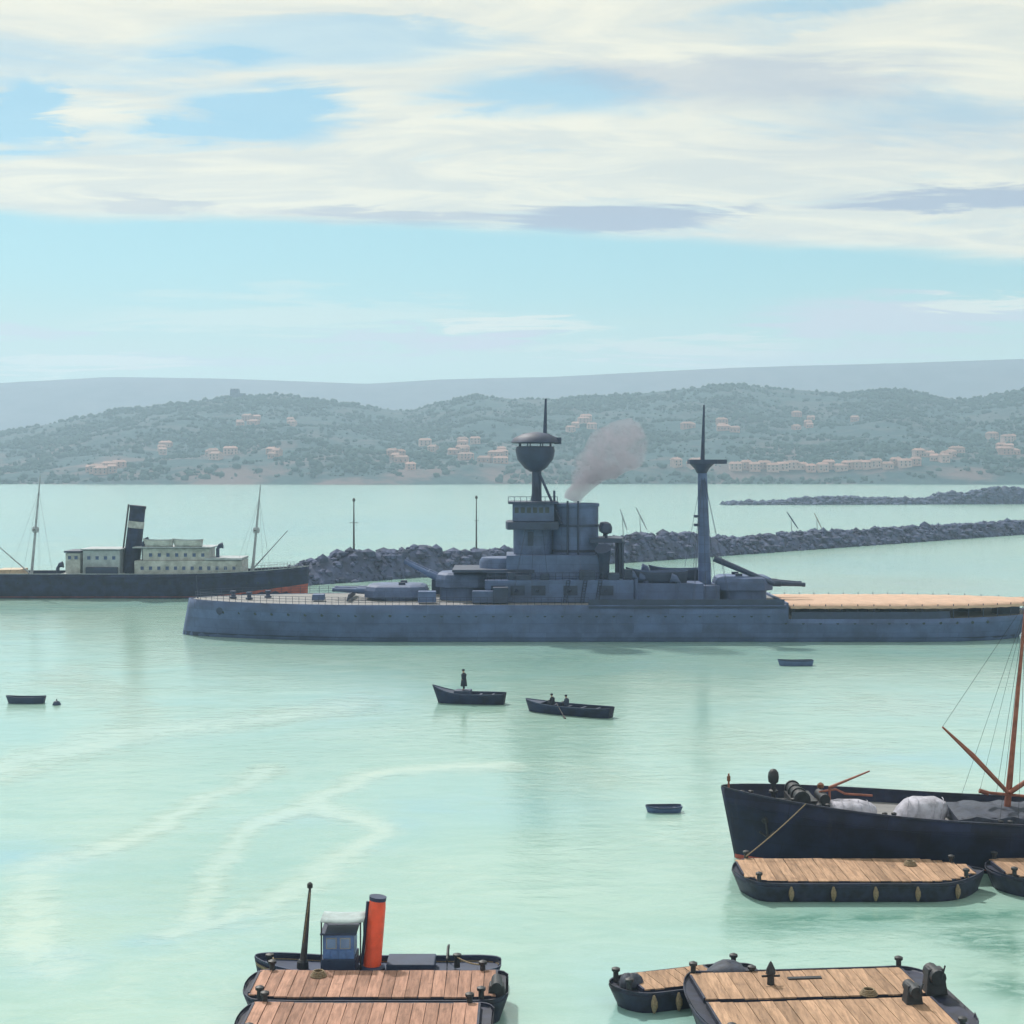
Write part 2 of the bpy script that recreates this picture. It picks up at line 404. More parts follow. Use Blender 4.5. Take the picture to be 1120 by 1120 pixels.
    c = t.mix(t.m('MULTIPLY', gr, t.ramp(t.add(t.mul(strk, .5), t.mul(ragg, .5)), 0.40, 0.56, 0.25, 1.15), clamp=True), c, (0.02, 0.17, 0.125, 1))  # lays the painted dark green reflections over the base colour
    t.l.new(c, b.inputs['Base Color'])
    b.inputs['IOR'].default_value = 1.9
    t.l.new(t.ramp(slk, 0, 1, 0.16, 0.08), b.inputs['Roughness'])
    w1 = t.noise(t.vmul(oc, (0.55, 0.9, 1)), 1.0, 3.0, 0.5, 0.3)
    w2 = t.noise(t.vmul(oc, (2.0, 3.2, 1)), 1.0, 3.0, 0.55, 0.2)
    big = t.noise(t.vmul(oc, (0.10, 0.16, 1)), 1.0, 2.0, 0.5, 0.4)
    spy = t.node('ShaderNodeSeparateXYZ'); t.l.new(oc, spy.inputs[0])
    wind = t.add(t.ramp(broadn, 0.35, 0.65, 0.45, 1.15), t.ramp(spy.outputs[1], 255, 420, 0.0, 2.2))   # sheltered inside the mole, ruffled in the bay
    h = t.add(t.mul(big, 0.10), t.mul(t.add(t.mul(w1, 0.16), t.mul(w2, 0.05)), wind))
    h = t.mul(h, t.ramp(slk, 0, 1, 1.0, 0.35))
    bn = t.node('ShaderNodeBump'); bn.inputs['Strength'].default_value = 0.36; bn.inputs['Distance'].default_value = 1.0
    t.l.new(h, bn.inputs['Height']); t.l.new(bn.outputs[0], b.inputs['Normal'])
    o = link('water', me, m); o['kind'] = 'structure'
build_water()

# ------------------------------------------------------------------ hills across the water
def interp(tab, x):
    xs = [a for a, b in tab]; ys = [b for a, b in tab]
    return np.interp(x, xs, ys)
RIDGE_Y, SHORE_Y = 2600.0, 1650.0
ridge = [(-2500, 470), (-1200, 440), (-600, 455), (-200, 470), (0, 473), (60, 463), (130, 448), (200, 440), (260, 433), (310, 432), (370, 440), (430, 449), (452, 451), (480, 441), (520, 432), (560, 436),
         (600, 437), (650, 433), (700, 430), (760, 425), (800, 421), (840, 424), (880, 427), (930, 431), (970, 426), (1000, 428), (1050, 437), (1090, 432), (1130, 424), (1300, 415), (1700, 440), (2400, 425), (3600, 460)]
def nz2(X, Y, s, seed=0.0):
    return (np.sin(X / s + seed) * np.cos(Y / (s * 0.8) + 2 * seed) + 0.5 * np.sin(X / (s * 0.43) + 1.7 * seed + np.cos(Y / s)) + 0.35 * np.cos(Y / (s * 0.31) + np.sin(X / (s * 0.37)) + seed)) / 1.85
def shore_y(X): return SHORE_Y + 22 * np.sin(X / 130.0) + 10 * np.sin(X / 47.0 + 1)
def hill_h(X, Y):
    px = 560 + FPX * X / np.maximum(Y, 1500) 
    zr = CAM_H + (HOR - interp(ridge, px)) * RIDGE_Y / FPX
    s0 = shore_y(X)
    u = np.clip((Y - s0) / (RIDGE_Y - s0), -0.2, 1)
    up = np.where(u > 0, 0.10 * np.clip(u * 14, 0, 1) + 0.90 * np.clip(u, 0, 1) ** 1.15, u * 0.5)
    back = np.clip((Y - RIDGE_Y) / 1300.0, 0, 1)
    h = zr * up * (1 - 0.9 * back ** 1.4)
    gul = nz2(X, Y * 0.6, 95, 0.6) * 11 + nz2(X, Y, 41, 2.2) * 4
    return h + gul * np.clip(u * 4, 0, 1) * np.clip((1 - u) * 3.0, 0.1, 1) * (1 - back)
def grid_mesh(name, xs, ys, hf, m):
    X, Y = np.meshgrid(xs, ys); Z = hf(X, Y)
    V = np.stack([X, Y, Z], -1).reshape(-1, 3); nx, ny = len(xs), len(ys)
    idx = np.arange(nx * ny).reshape(ny, nx)
    F = np.stack([idx[:-1, :-1], idx[:-1, 1:], idx[1:, 1:], idx[1:, :-1]], -1).reshape(-1, 4)
    me = bpy.data.meshes.new(name); me.from_pydata(V.tolist(), [], F.tolist()); me.update()
    o = link(name, me, m)
    for p in me.polygons: p.use_smooth = True
    o['kind'] = 'structure'
    return o
def hill_mat(name, g1, g2, earth, k):
    m = bpy.data.materials.new(name); m.use_nodes = True
    t = NT(m.node_tree); b = m.node_tree.nodes['Principled BSDF']
    ge = t.node('ShaderNodeNewGeometry'); oc = ge.outputs['Position']
    sp = t.node('ShaderNodeSeparateXYZ'); t.l.new(oc, sp.inputs[0])
    n1 = t.noise(oc, 0.012 * k, 5, 0.6, 0.4); n2 = t.noise(oc, 0.05 * k, 5, 0.65)
    c = t.mix(t.ramp(n2, 0.35, 0.65), g1, g2)
    low = t.ramp(sp.outputs[2], 70, 5)
    c = t.mix(t.mul(t.ramp(n1, 0.45, 0.62), t.add(0.22, t.mul(low, 0.6))), c, earth)
    t.l.new(c, b.inputs['Base Color']); b.inputs['Roughness'].default_value = 0.95; b.inputs['Specular IOR Level'].default_value = 0.1
    bn = t.node('ShaderNodeBump'); bn.inputs['Distance'].default_value = 4.0; bn.inputs['Strength'].default_value = 0.8
    t.l.new(t.noise(oc, 0.08 * k, 5, 0.7), bn.inputs['Height']); t.l.new(bn.outputs[0], b.inputs['Normal'])
    return m
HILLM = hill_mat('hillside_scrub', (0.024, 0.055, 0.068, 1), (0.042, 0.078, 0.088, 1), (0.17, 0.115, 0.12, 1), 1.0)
grid_mesh('hills', np.arange(-1500, 1501, 11.0), np.concatenate([np.arange(1590, 2640, 11.0), np.arange(2640, 3900, 60.0)]), hill_h, HILLM)
far = [(-3000, 440), (-1500, 405), (-600, 425), (-200, 412), (0, 417), (120, 410), (250, 412), (400, 418), (480, 413), (600, 410), (700, 405), (800, 400), (900, 397), (1000, 394), (1120, 390), (1400, 385), (2000, 410), (3500, 440)]
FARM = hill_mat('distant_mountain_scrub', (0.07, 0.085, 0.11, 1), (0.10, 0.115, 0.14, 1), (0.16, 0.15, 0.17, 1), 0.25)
def far_h(X, Y):
    px = 560 + FPX * X / np.maximum(Y, 3900)
    zr = CAM_H + (HOR - interp(far, px)) * 4900 / FPX
    u = np.clip((Y - 4000) / 900.0, 0, 1); back = np.clip((Y - 4900) / 500.0, 0, 1)
    return zr * u ** 1.1 * (1 - back) + nz2(X, Y, 190, 1.1) * 14 * u * (1 - u) * 2 - 3 * (u <= 0)
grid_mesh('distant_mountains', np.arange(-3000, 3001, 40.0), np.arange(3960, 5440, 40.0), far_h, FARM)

def on_hill(px, py):
    """the point of the near slope seen on a bearing at a height"""
    for Y in np.arange(SHORE_Y - 30, RIDGE_Y, 4.0):
        X = wx(px, Y); z = float(hill_h(np.array(X), np.array(Y)))
        if z > 1.0 and HOR - FPX * (z - CAM_H) / Y <= py: return X, float(Y), z
    Y = RIDGE_Y - 20; X = wx(px, Y)
    return X, Y, float(hill_h(np.array(X), np.array(Y)))

# houses on the slope
PINK = mat('pink_stucco', (0.42, 0.235, 0.21), 0.85, var=0.12, scale=0.2, rnd=0.15)
PALE = mat('pale_pink_stucco', (0.48, 0.31, 0.285), 0.85, var=0.1, scale=0.2, rnd=0.12)
TERRA = mat('terracotta_roof', (0.30, 0.165, 0.14), 0.85, var=0.2, scale=0.4, rnd=0.2)
HWIN = mat('shaded_window', (0.06, 0.06, 0.07), 0.3)
HOUSES = []
def house(px, py, wdt, dep, hgt, rz, wallm, label, group, loc=None):
    x, y, z = loc or on_hill(px, py)
    t = thing('house', label, 'house', (x, y, z - 2.0), rz, group)
    MB().box((0, 0, (hgt + 2) / 2), (wdt, dep, hgt + 2)).build('wall', wallm, t)
    e = 0.7; r = MB(); zt = hgt + 2.0; rh = 2.4
    a, b_ = wdt / 2 + e, dep / 2 + e
    r.quad_add([(-a, -b_, zt), (a, -b_, zt), (a, b_, zt), (-a, b_, zt), (-a * .72, 0, zt + rh), (a * .72, 0, zt + rh)],
               [(0, 1, 5, 4), (1, 2, 5), (2, 3, 4, 5), (3, 0, 4), (3, 2, 1, 0)])
    rf = r.build('roof', TERRA, t)
    MB().box((wdt * .22, dep * .15, zt + rh * .9), (0.9, 0.9, 2.2)).build('chimney', wallm, rf)
    n = max(2, int(wdt // 4)); src = None
    for row in range(1 if hgt < 5.5 else 2):
        for k in range(n):
            xx = (k + .5) * wdt / n - wdt / 2
            if src is None:
                src = MB().box((0, 0, 0), (1.3, 0.16, 1.8)).build('window', HWIN, t); src.location = (xx, -dep / 2 - 0.02, 3.9); first = src
            else: inst(src, t, (xx, -dep / 2 - 0.02, 3.9 + row * 3.2))
    MB().box((wdt * .05, -dep / 2 - .03, 3.1), (1.3, .16, 2.2)).build('door', BROWN, t)
    HOUSES.append((x, y, max(wdt, dep)))
    return t
clusters = [  # bearing, row, spread, rows, count, where, wall
    (276, 467, 15, 9, 5, 'high on the left hill under the crest', PINK),
    (317, 467, 9, 4, 2, 'on the left hill beside the high pink group', PALE),
    (110, 515, 21, 5, 6, 'by the shore under the left hill', PINK),
    (192, 494, 16, 6, 3, 'halfway down the left slope', PALE),
    (240, 500, 13, 4, 4, 'low on the left slope above the steamer', PALE),
    (305, 500, 9, 4, 3, 'on the lower slope left of the saddle', PINK),
    (440, 506, 13, 8, 5, 'on the lower slope under the saddle', PINK),
    (468, 490, 9, 4, 2, 'just above the pink houses under the saddle', PALE),
    (523, 500, 28, 7, 9, 'on the slope left of the spotting top', PINK),
    (512, 487, 12, 3, 3, 'higher up left of the spotting top', PALE),
    (640, 468, 16, 8, 5, 'on the slope behind the funnel smoke', PALE),
    (752, 466, 5, 3, 2, 'on the slope left of the after topmast', PINK),
    (798, 468, 10, 6, 4, 'on the slope right of the after topmast', PINK),
    (755, 512, 16, 4, 4, 'by the shore behind the main mast', PALE),
    (882, 463, 13, 8, 5, 'high on the right slope', PINK),
    (935, 462, 4, 2, 1, 'standing alone high on the right slope', PINK),
    (1022, 500, 28, 6, 7, 'on the slope above the long right shore', PALE),
    (1108, 497, 13, 10, 5, 'on the slope by the right edge', PINK),
    (1095, 480, 14, 5, 3, 'topmost by the right edge', PALE)]
ORD = ['leftmost', 'second from left', 'third from left', 'fourth from left', 'fifth from left', 'sixth from left', 'seventh from left', 'eighth from left', 'ninth from left']
for px, py, sx, sy, cnt, where, wm in clusters:
    spots = sorted((px + random.uniform(-sx, sx), py + random.uniform(-sy, sy)) for k in range(cnt))
    for k, (q, r_) in enumerate(spots):
        word = 'pink' if wm is PINK else 'pale pink'
        place = '' if cnt == 1 else ', ' + ('rightmost' if k == cnt - 1 else ORD[k]) + ''
        house(q, r_, random.uniform(9, 17), random.uniform(8, 11), random.uniform(4.5, 8), random.uniform(-.4, .4), wm, f'{word} house {where}{place}', 'houses on the hillside across the water')
ORDN = 'first second third fourth fifth sixth seventh eighth ninth tenth'.split()
for k in range(20):                                   # terrace along the right-hand shore
    q = 806 + k * 10.2 + random.uniform(-2, 2); wm = random.choice((PINK, PALE)); word = 'pink' if wm is PINK else 'pale pink'
    side, kk = ('left', k) if k < 10 else ('right', 19 - k)
    house(q, 514 - (k > 14) * (k - 14) * 1.2 + random.uniform(-2, 2), random.uniform(10, 15), 9, random.uniform(4.5, 7.5), random.uniform(-.1, .1), wm,
          f'{word} house, {ORDN[kk]} from the {side} in the long waterfront row', 'waterfront houses along the right shore')
# ruined tower on the left crest
x, y, z = on_hill(257, 434)
y = RIDGE_Y - 4; x = wx(257, y); z = float(hill_h(np.array(x), np.array(y)))
t = thing('hilltop_tower', 'small square ruined tower on the crest of the left hill', 'tower', (x, y, z - 3))
MB().box((0, 0, 7), (15, 13, 14), taper=.94).build('wall', ROCK, t)
for k in (-1, 0, 1): MB().box((k * 5, 0, 15), (3, 12, 2.4)).build('battlement', ROCK, t)
MB().box((12, 0, 4.5), (11, 9, 8)).build('broken_wall', ROCK, t)

# woods: leaf clumps over the near slope, one mass of scrub
def build_woods():
    n = 34000
    X = RNG.uniform(-1400, 1400, n * 4); Y = RNG.uniform(SHORE_Y + 10, RIDGE_Y + 30, n * 4)
    dens = 0.35 + 0.9 * nz2(X, Y, 90, 3.1) + 0.5 * nz2(X, Y, 31, 0.4) + 0.3 * nz2(X, Y, 11, 1.4)
    keep = (RNG.random(n * 4) < np.clip(dens, 0.03, 1)) & (np.abs(X / Y) < 0.60)
    X, Y = X[keep][:n], Y[keep][:n]
    ok = np.ones(len(X), bool)
    for hx, hy, hw in HOUSES: ok &= ~((np.abs(X - hx) < hw * .75 + 2) & (Y < hy + 8) & (Y > hy - 26))
    X, Y = X[ok], Y[ok]; Z = hill_h(X, Y)
    bm = bmesh.new(); bmesh.ops.create_icosphere(bm, subdivisions=1, radius=1.0)
    bv = np.array([v.co[:] for v in bm.verts]); bf = np.array([[v.index for v in f.verts] for f in bm.faces]); bm.free()
    N = len(X); nv = len(bv)
    rad = 1.1 + 3.6 * RNG.random(N) ** 2.2
    sc3 = np.stack([rad * RNG.uniform(.8, 1.3, N), rad * RNG.uniform(.8, 1.3, N), rad * RNG.uniform(.6, 1.1, N)], -1)
    V = bv[None] * sc3[:, None] * RNG.uniform(.65, 1.3, (N, nv, 1)) + np.stack([X, Y, Z + rad * .35], -1)[:, None]
    F = bf[None] + (np.arange(N) * nv)[:, None, None]
    V = V.reshape(-1, 3); F = F.reshape(-1, 3)
    me = bpy.data.meshes.new('woods')
    me.vertices.add(len(V)); me.vertices.foreach_set('co', V.ravel())
    me.loops.add(F.size); me.loops.foreach_set('vertex_index', F.ravel().astype(np.int32))
    me.polygons.add(len(F)); me.polygons.foreach_set('loop_start', np.arange(0, F.size, 3)); me.polygons.foreach_set('loop_total', np.full(len(F), 3))
    me.update(calc_edges=True)
    m = hill_mat('hill_foliage', (0.02, 0.05, 0.052, 1), (0.045, 0.085, 0.078, 1), (0.06, 0.09, 0.08, 1), 2.0)
    o = link('woods', me, m); o['kind'] = 'stuff'; tag(o, 'dark green scrub and woods covering the hills across the water', 'woods')
build_woods()

# ------------------------------------------------------------------ breakwaters
def rubble(A, B, wfun, hfun, n, rmin, rmax, name, label, step=2.5):
    A, B = Vector(A), Vector(B); L = (B - A).length; d = (B - A) / L; nrm = Vector((-d.y, d.x, 0))
    t = thing(name, label, 'breakwater', tuple(A), math.atan2(d.y, d.x))
    secs = []
    for i in range(int(L / step) + 1):
        s = i * step; h = hfun(s / L) * (1 + 0.10 * math.sin(s * .7) + random.uniform(-.08, .08)); wd = wfun(s / L)
        prof = [(-1, -1.0), (-.86, .18), (-.55, .62), (-.28, .93), (0, 1.0), (.28, .95), (.55, .6), (.86, .2), (1, -1.0)]
        secs.append([(s, p * wd * random.uniform(.93, 1.07), (q * h if q > 0 else q)) for p, q in prof])
    MB().loft(secs).build('core', ROCK, t)
    bm = bmesh.new(); bmesh.ops.create_icosphere(bm, subdivisions=1, radius=1.0)
    bv = np.array([v.co[:] for v in bm.verts]); bf = [[v.index for v in f.verts] for f in bm.faces]; bm.free()
    mb = MB()
    for k in range(n):
        s = random.random(); p = random.uniform(-1, .75)
        q = np.interp(abs(p), [0, .28, .55, .86, 1], [1, .93, .6, .15, -.05])
        r_ = rmin + (rmax - rmin) * random.random() ** 2 * random.choice((1, 1, 1, 1.7))
        sx = np.array([random.uniform(.7, 1.4), random.uniform(.7, 1.3), random.uniform(.55, 1.0)]) * r_
        V = bv * sx * RNG.uniform(.75, 1.2, (len(bv), 1)) + np.array([s * L, p * wfun(s), q * hfun(s) + .05])
        mb.quad_add(V.tolist(), bf)
    o = mb.build('rubble', ROCK, t); o['kind'] = 'stuff'
    return t, A, d, L
mA = (wx(300, wy(640)), wy(640), 0); mB = (wx(1120, wy(583)), wy(583), 0)
mA, mB = Vector(mA), Vector(mB); mB = mB + (mB - mA) * 0.35
# heaps along the mole: high mounds in its near part, then an even crest
Lm = (mB - mA).length
def mole_t(px):
    # parameter along the mole for a bearing
    k = (px - 560) / FPX
    return (mA.x - k * mA.y) / (k * (mB.y - mA.y) - (mB.x - mA.x))
mole_prof = [(300, 2.0), (335, 4.2), (352, 5.0), (360, 4.6), (372, 5.8), (395, 6.0), (412, 5.2), (430, 5.6), (455, 6.6), (470, 6.2), (482, 4.4), (520, 4.6), (600, 4.8), (670, 5.0), (688, 6.6), (705, 7.0), (718, 5.6), (730, 6.4), (758, 5.8), (766, 4.8), (800, 4.6), (840, 5.2), (900, 5.2), (1000, 5.0), (1130, 4.8), (1500, 4.6)]
mt = [(mole_t(p), h * (.92 if p < 780 else .80)) for p, h in mole_prof]
mole, mo, md_, mL = rubble(mA, mB, lambda u: 5.5, lambda u: float(interp(mt, u)), 4200, 0.3, 1.15, 'breakwater', 'long slate grey rubble breakwater running behind the battleship', 2.0)
fA = Vector((wx(790, wy(552)), wy(552), 0)); fB = Vector((wx(1130, wy(551)), wy(551), 0)); fB = fB + (fB - fA) * .5
def fh(u):
    px = 790 + u * 1.5 * 340
    return float(np.interp(px, [785, 850, 900, 935, 1000, 1015, 1020, 1035, 1060, 1072, 1085, 1100, 1120, 1400], [.6, 1.6, 4.2, 3.4, 2.8, 3.0, 5.5, 6.0, 6.2, 7.8, 9.0, 9.5, 8.0, 6.0]))
rubble(fA, fB, lambda u: 9.0, fh, 1500, 0.8, 1.9, 'rock_breakwater', 'low far breakwater rising to a rock hump at the right edge', 4.0)

# poles that stand on the long mole
def pole(px, ytop, label, base_r, cross):
    u = mole_t(px); p = mA + (mB - mA) * u; h0 = float(interp(mt, u)) - .8
    top = wz(ytop, p.y) - h0
    t = thing('signal_pole', label, 'pole', (p.x, p.y, h0), 0, 'signal poles on the breakwater')
    MB().lathe([(base_r * 3.4, 0), (base_r * 3.4, 1.0), (base_r * 1.6, 1.5)], n=8).build('base', ROCK, t)
    MB().tube([(0, 0, 1.2), (0, 0, top)], [base_r, base_r * .5], 8).build('shaft', SPAR, t)
    MB().tube([(-cross, 0, top * .62), (cross, 0, top * .62)], .07, 6).build('yard', SPAR, t)
    MB().lathe([(0.05, 0), (.28, .15), (.3, .5), (.1, .8)], (0, 0, top), 8).build('lantern', SPAR, t)
pole(387, 549, 'slim dark pole standing on the rounded left heap of the breakwater', .22, .9)
pole(521, 546, 'slim dark pole standing behind the forward gun turret of the battleship', .2, .5)

# ------------------------------------------------------------------ ship hull tool
class Hull:
    """a hull along +x from the stem at x=0; surf(t, z) gives the half breadth surface"""
    def __init__(s, L, B, zd, tb=.25, ts=.12, pw=.62, ps=.5, rake=1.0, srake=0.0, wl=.9, stern_w=.25, draft=1.4, bowfine=0.12):
        s.L, s.B, s.zd = L, B, zd; s.tb, s.ts, s.pw, s.ps = tb, ts, pw, ps
        s.rake, s.srake, s.wl, s.sw, s.draft, s.bf = rake, srake, wl, stern_w, draft, bowfine
    def plan(s, t):
        k = 1.0
        if t < s.tb: k = max(0.0, 1 - (1 - t / s.tb) ** 2) ** s.pw
        if t > 1 - s.ts:
            q = (t - (1 - s.ts)) / s.ts; k = min(k, s.sw + (1 - s.sw) * max(0, 1 - q * q) ** s.ps)
        return k
    def surf(s, t, z, side, off=0.0):
        zd = s.zd(t); v = max(0.0, min(1.0, z / zd))
        k = s.plan(t); fl = (s.wl + (1 - s.wl) * v)
        if t < s.tb: fl *= 1 - s.bf * (1 - v) * (1 - t / s.tb)
        hb = s.B / 2 * k * fl
        if z < 0: hb *= 1 - .35 * min(1, -z / s.draft)
        x = s.L * t + s.rake * (1 - v) * max(0, 1 - t / .15) - s.srake * (1 - v) * max(0, 1 - (1 - t) / .12)
        return Vector((x, side * (hb + off), z))
    def ts_list(s, n=44, extra=()):
        a = [0, .004, .012, .025, .045, .07, .1, .14]; b = [1 - q for q in (0, .004, .012, .03, .06, .1)]
        return sorted(set(a + b + list(np.linspace(.18, .88, n - 14)) + list(extra)))
    def shell(s, name, m, parent, extra=(), solid=.12, lv=(1, .72, .45, .2, .05)):
        secs = []
        for t in s.ts_list(extra=extra):
            zd = s.zd(t); zs = [zd * k for k in lv] + [-.15, -s.draft]
            secs.append([s.surf(t, z, -1) for z in zs] + [s.surf(t, z, 1) for z in reversed(zs)])
        mb = MB(); mb.loft(secs, cap=False, closed=False)
        n = len(secs[0])
        mb.f.append(tuple(reversed(range(len(mb.v) - n, len(mb.v)))))
        o = mb.build(name, m, parent, smooth=True, solid=solid)
        return o
    def deck(s, name, m, parent, drop, t0=0.004, t1=.996, th=.12, inset=.08, n=40):
        ts = [t0 + (t1 - t0) * i / n for i in range(n + 1)]; secs = []
        for t in ts:
            z = s.zd(t) - drop; a, b = s.surf(t, z, -1, -inset), s.surf(t, z, 1, -inset)
            if a.y > -.01: a.y, b.y = -.01, .01
            secs.append([a, b, b - Vector((0, 0, th)), a - Vector((0, 0, th))])
        return MB().loft(secs).build(name, m, parent)
    def strip(s, name, m, parent, z0, z1, off=.03, t0=0.0, t1=1.0, n=60, both=True, th=None):
        mb = MB(); ts = [t0 + (t1 - t0) * (i / n) for i in range(n + 1)]
        if t0 == 0: ts = sorted(set(ts + [.003, .008, .02]))
        for side in ((-1, 1) if both else (-1,)):
            secs = []
            for t in ts:
                a0, a1 = (z0(t) if callable(z0) else z0), (z1(t) if callable(z1) else z1)
                secs.append([s.surf(t, a0, side, off), s.surf(t, a1, side, off), s.surf(t, a1, side, -.05), s.surf(t, a0, side, -.05)])
            mb.loft(secs)
        return mb.build(name, m, parent, smooth=True)
    def rail(s, name, m, parent, h, t0, t1, n=40, r=.035, rows=2, side=-1, inset=.15):
        mb = MB(); P = []
        for i in range(n + 1):
            t = t0 + (t1 - t0) * i / n; p = s.surf(t, s.zd(t), side, -inset); P.append(p)
            mb.tube([p, p + Vector((0, 0, h))], r, 4)
        for k in range(rows):
            z = h * (k + 1) / rows
            mb.tube([p + Vector((0, 0, z)) for p in P], r * .8, 4)
        return mb.build(name, m, parent)

# ------------------------------------------------------------------ battleship
def battleship():
    Yc = 216.5; K = FPX / Yc
    bx = lambda px: (px - 207) / K
    bz = lambda py: CAM_H - (py - HOR) / K
    t = thing('battleship', 'long blue grey battleship with fighting top, broad funnel and quarterdeck awning', 'battleship', (wx(207, Yc), Yc, 0))
    L = bx(1126); B = 20.0; brk = bx(848) / L
    zd = lambda q: (4.95 + .1 * max(0, 1 - q / .22) ** 2) if q < brk else 3.1 + .25 * max(0, (q - .85) / .15)
    H = Hull(L, B, zd, tb=.24, ts=.16, pw=.68, ps=.55, rake=-.9, srake=2.4, wl=.95, stern_w=.22, draft=1.8, bowfine=.25)
    hull = H.shell('hull', NAVY, t, extra=(brk - .0006, brk + .0006), solid=.1)
    H.strip('boot_topping', NAVY_D, t, -.4, .55, .08)
    H.strip('armour_belt', NAVY, t, .6, 2.35, .16, .10, .90)
    H.strip('deck_shadow_band', NAVY_D, t, lambda q: zd(q) - .42, lambda q: zd(q) - .14, .14, bx(640) / L, brk - .002, both=False)  # dark band added to draw the shadow line below the deck edge
    H.deck('forecastle_deck', TEAK, t, .06, .006, brk - .001)
    H.deck('quarterdeck', TEAK, t, .06, brk + .001, .994)
    MB().box((bx(848), 0, 4.1), (.3, B * .96, 2.2)).build('deck_bulkhead', NAVY, t)
    # portholes and scuttles along the side
    src = None
    for i, q in enumerate(np.linspace(.05, .93, 46)):
        zz_ = 3.5 if q < brk - .01 else 2.55
        p = H.surf(q, zz_, -1, .02)
        if src is None:
            src = MB().tube([(0, .03, 0), (0, -.03, 0)], .2, 10).build('porthole', GLASS, t); src.location = p
        else: inst(src, t, p)
    # anchor and hawse pipe
    p = H.surf(.045, 3.7, -1, .12)
    hp = MB().tube([p + Vector((0, .2, 0)), p - Vector((0, .15, 0))], .45, 10).build('hawse_pipe', NAVY_D, t)
    MB().tube([p + Vector((-.3, -.12, -.25)), p + Vector((0, -.16, -.5)), p + Vector((.35, -.12, -.2))], .11, 6).build('anchor', NAVY_D, t)
    MB().tube([(1.2, 0, 4.9), (1.0, 0, 8.2)], [.09, .05], 6).build('jackstaff', NAVY_D, t)
    for q0, q1, sd_ in ((.01, bx(640) / L, -1), (.01, brk - .01, 1)):
        H.rail('guard_rail', NAVY_D, t, 1.0, q0, q1, 60, .03, 3, sd_)
    for x_ in (bx(255), bx(275), bx(292)):
        MB().lathe([(.5, 0), (.5, .2), (.3, .3), (.28, .7), (.45, .8), (.4, 1.0)], (x_, random.uniform(-2, 2), zd(.05)), 10).build('capstan', NAVY_D, t)
    # gun turrets: gunhouse with barbette and a pair of guns
    def turret(px, z0, zb, ln, wd, hg, dirx, glen, elev, mt_):
        x0 = bx(px); s = dirx
        plan = [(-.5, -.28), (-.32, -.5), (.28, -.5), (.5, -.36), (.5, .36), (.28, .5), (-.32, .5), (-.5, .28)]
        secs = []
        for z, k, sh in ((0, 1.0, 0), (.55, 1.0, 0), (.86, .94, .03), (1.0, .80, .06)):
            secs.append([(x0 + s * (-a * ln * k + 0) + (sh * ln * s * 0), b * wd * k, z0 + z * hg) for a, b in plan])
        g = MB().loft(secs).build('turret', mt_, t, bevel=.08)
        MB().lathe([(wd * .46, zb), (wd * .46, z0 - .02)], (x0, 0, 0), 24).build('barbette', NAVY, g, smooth=True)
        for sy in (-1, 1):
            a = Vector((x0 + s * ln * .42, sy * wd * .2, z0 + hg * .5)); dv = Vector((s * math.cos(elev), 0, math.sin(elev)))
            b_ = MB().tube([a, a + dv * glen * .35, a + dv * glen * .36, a + dv * (glen - .4), a + dv * (glen - .38), a + dv * glen], [.48, .44, .36, .26, .31, .29], 12).build('gun_barrel', NAVY_D if mt_ is not NAVY_L else NAVY, g, smooth=True)
        for sy in (-1, 1):
            MB().box((x0 - s * ln * .1, sy * wd * .25, z0 + hg + .15), (.9, .7, .4)).build('sighting_hood', NAVY_D, g)
        return g
    turret(434, 5.25, 4.8, 8.6, 7.4, 1.75, -1, 5.2, R(2), NAVY_L)
    turret(507, 6.7, 4.8, 7.6, 7.2, 2.0, -1, 5.6, R(27), NAVY_L)
    turret(812, 6.3, 4.8, 7.8, 7.2, 1.9, 1, 5.2, R(-3), NAVY)
    # breakwater plates and lockers between the forward turrets
    MB().box((bx(385), 0, 5.5), (.15, 11, 1.0), ry=.3).build('wave_breaker', NAVY_D, t)
    for px, yy, sx, hz in ((470, -6.8, 2.4, 1.5), (352, -3.5, 1.6, .8), (478, 5.5, 2.0, 2.2), (530, -7.3, 3.0, 1.6), (548, -7.6, 2.0, 2.1)):
        MB().box((bx(px), yy, 5.05 + hz / 2), (sx, 1.6, hz)).build('deck_locker', NAVY_D if hz > 1.6 else NAVY, t, bevel=.06)
    # superstructure
    MB().box((bx(610), 0, 6.5), (bx(690) - bx(532), 13.0, 3.0)).build('shelter_deck', NAVY, t, bevel=.08)
    MB().box((bx(540), 0, 9.1), (bx(600) - bx(512), 10.0, .35)).build('gun_deck_edge', NAVY_D, t)
    MB().lathe([(3.0, 8.0), (3.0, 10.2), (2.7, 10.7)], (bx(548), 0, 0), 20).build('conning_tower', NAVY_L, t, smooth=True)
    MB().box((bx(605), 0, 9.6), (bx(660) - bx(558), 9.0, 3.2)).build('lower_bridge', NAVY, t, bevel=.08)
    for k, px in enumerate((545, 566, 588, 622, 660)):
        cm = MB().box((bx(px), -6.52, 6.6), (1.9, .12, 1.3)).build('casemate_port', NAVY_D, t)
        MB().tube([(bx(px), -6.4, 6.6), (bx(px) - .5, -8.2, 6.75)], [.16, .1], 8).build('casemate_gun', NAVY_D, cm)
    # bridge tower: round lower storey, dark wing, glazed top
    br = MB().lathe([(2.5, 10.0), (2.75, 11.6), (2.75, 14.6)], (bx(583), 0, 0), 20).build('bridge_tower', NAVY_L, t, smooth=True)
    MB().box((bx(580), -2.7, 13.4), (.75, .2, 1.9)).build('doorway', NAVY_D, br)
    MB().prism([(bx(555), -4.2), (bx(610), -4.2), (bx(610), 4.2), (bx(555), 4.2), (bx(553), 0)], 14.7, 15.75).build('bridge_wing', NAVY_D, t, bevel=.05)
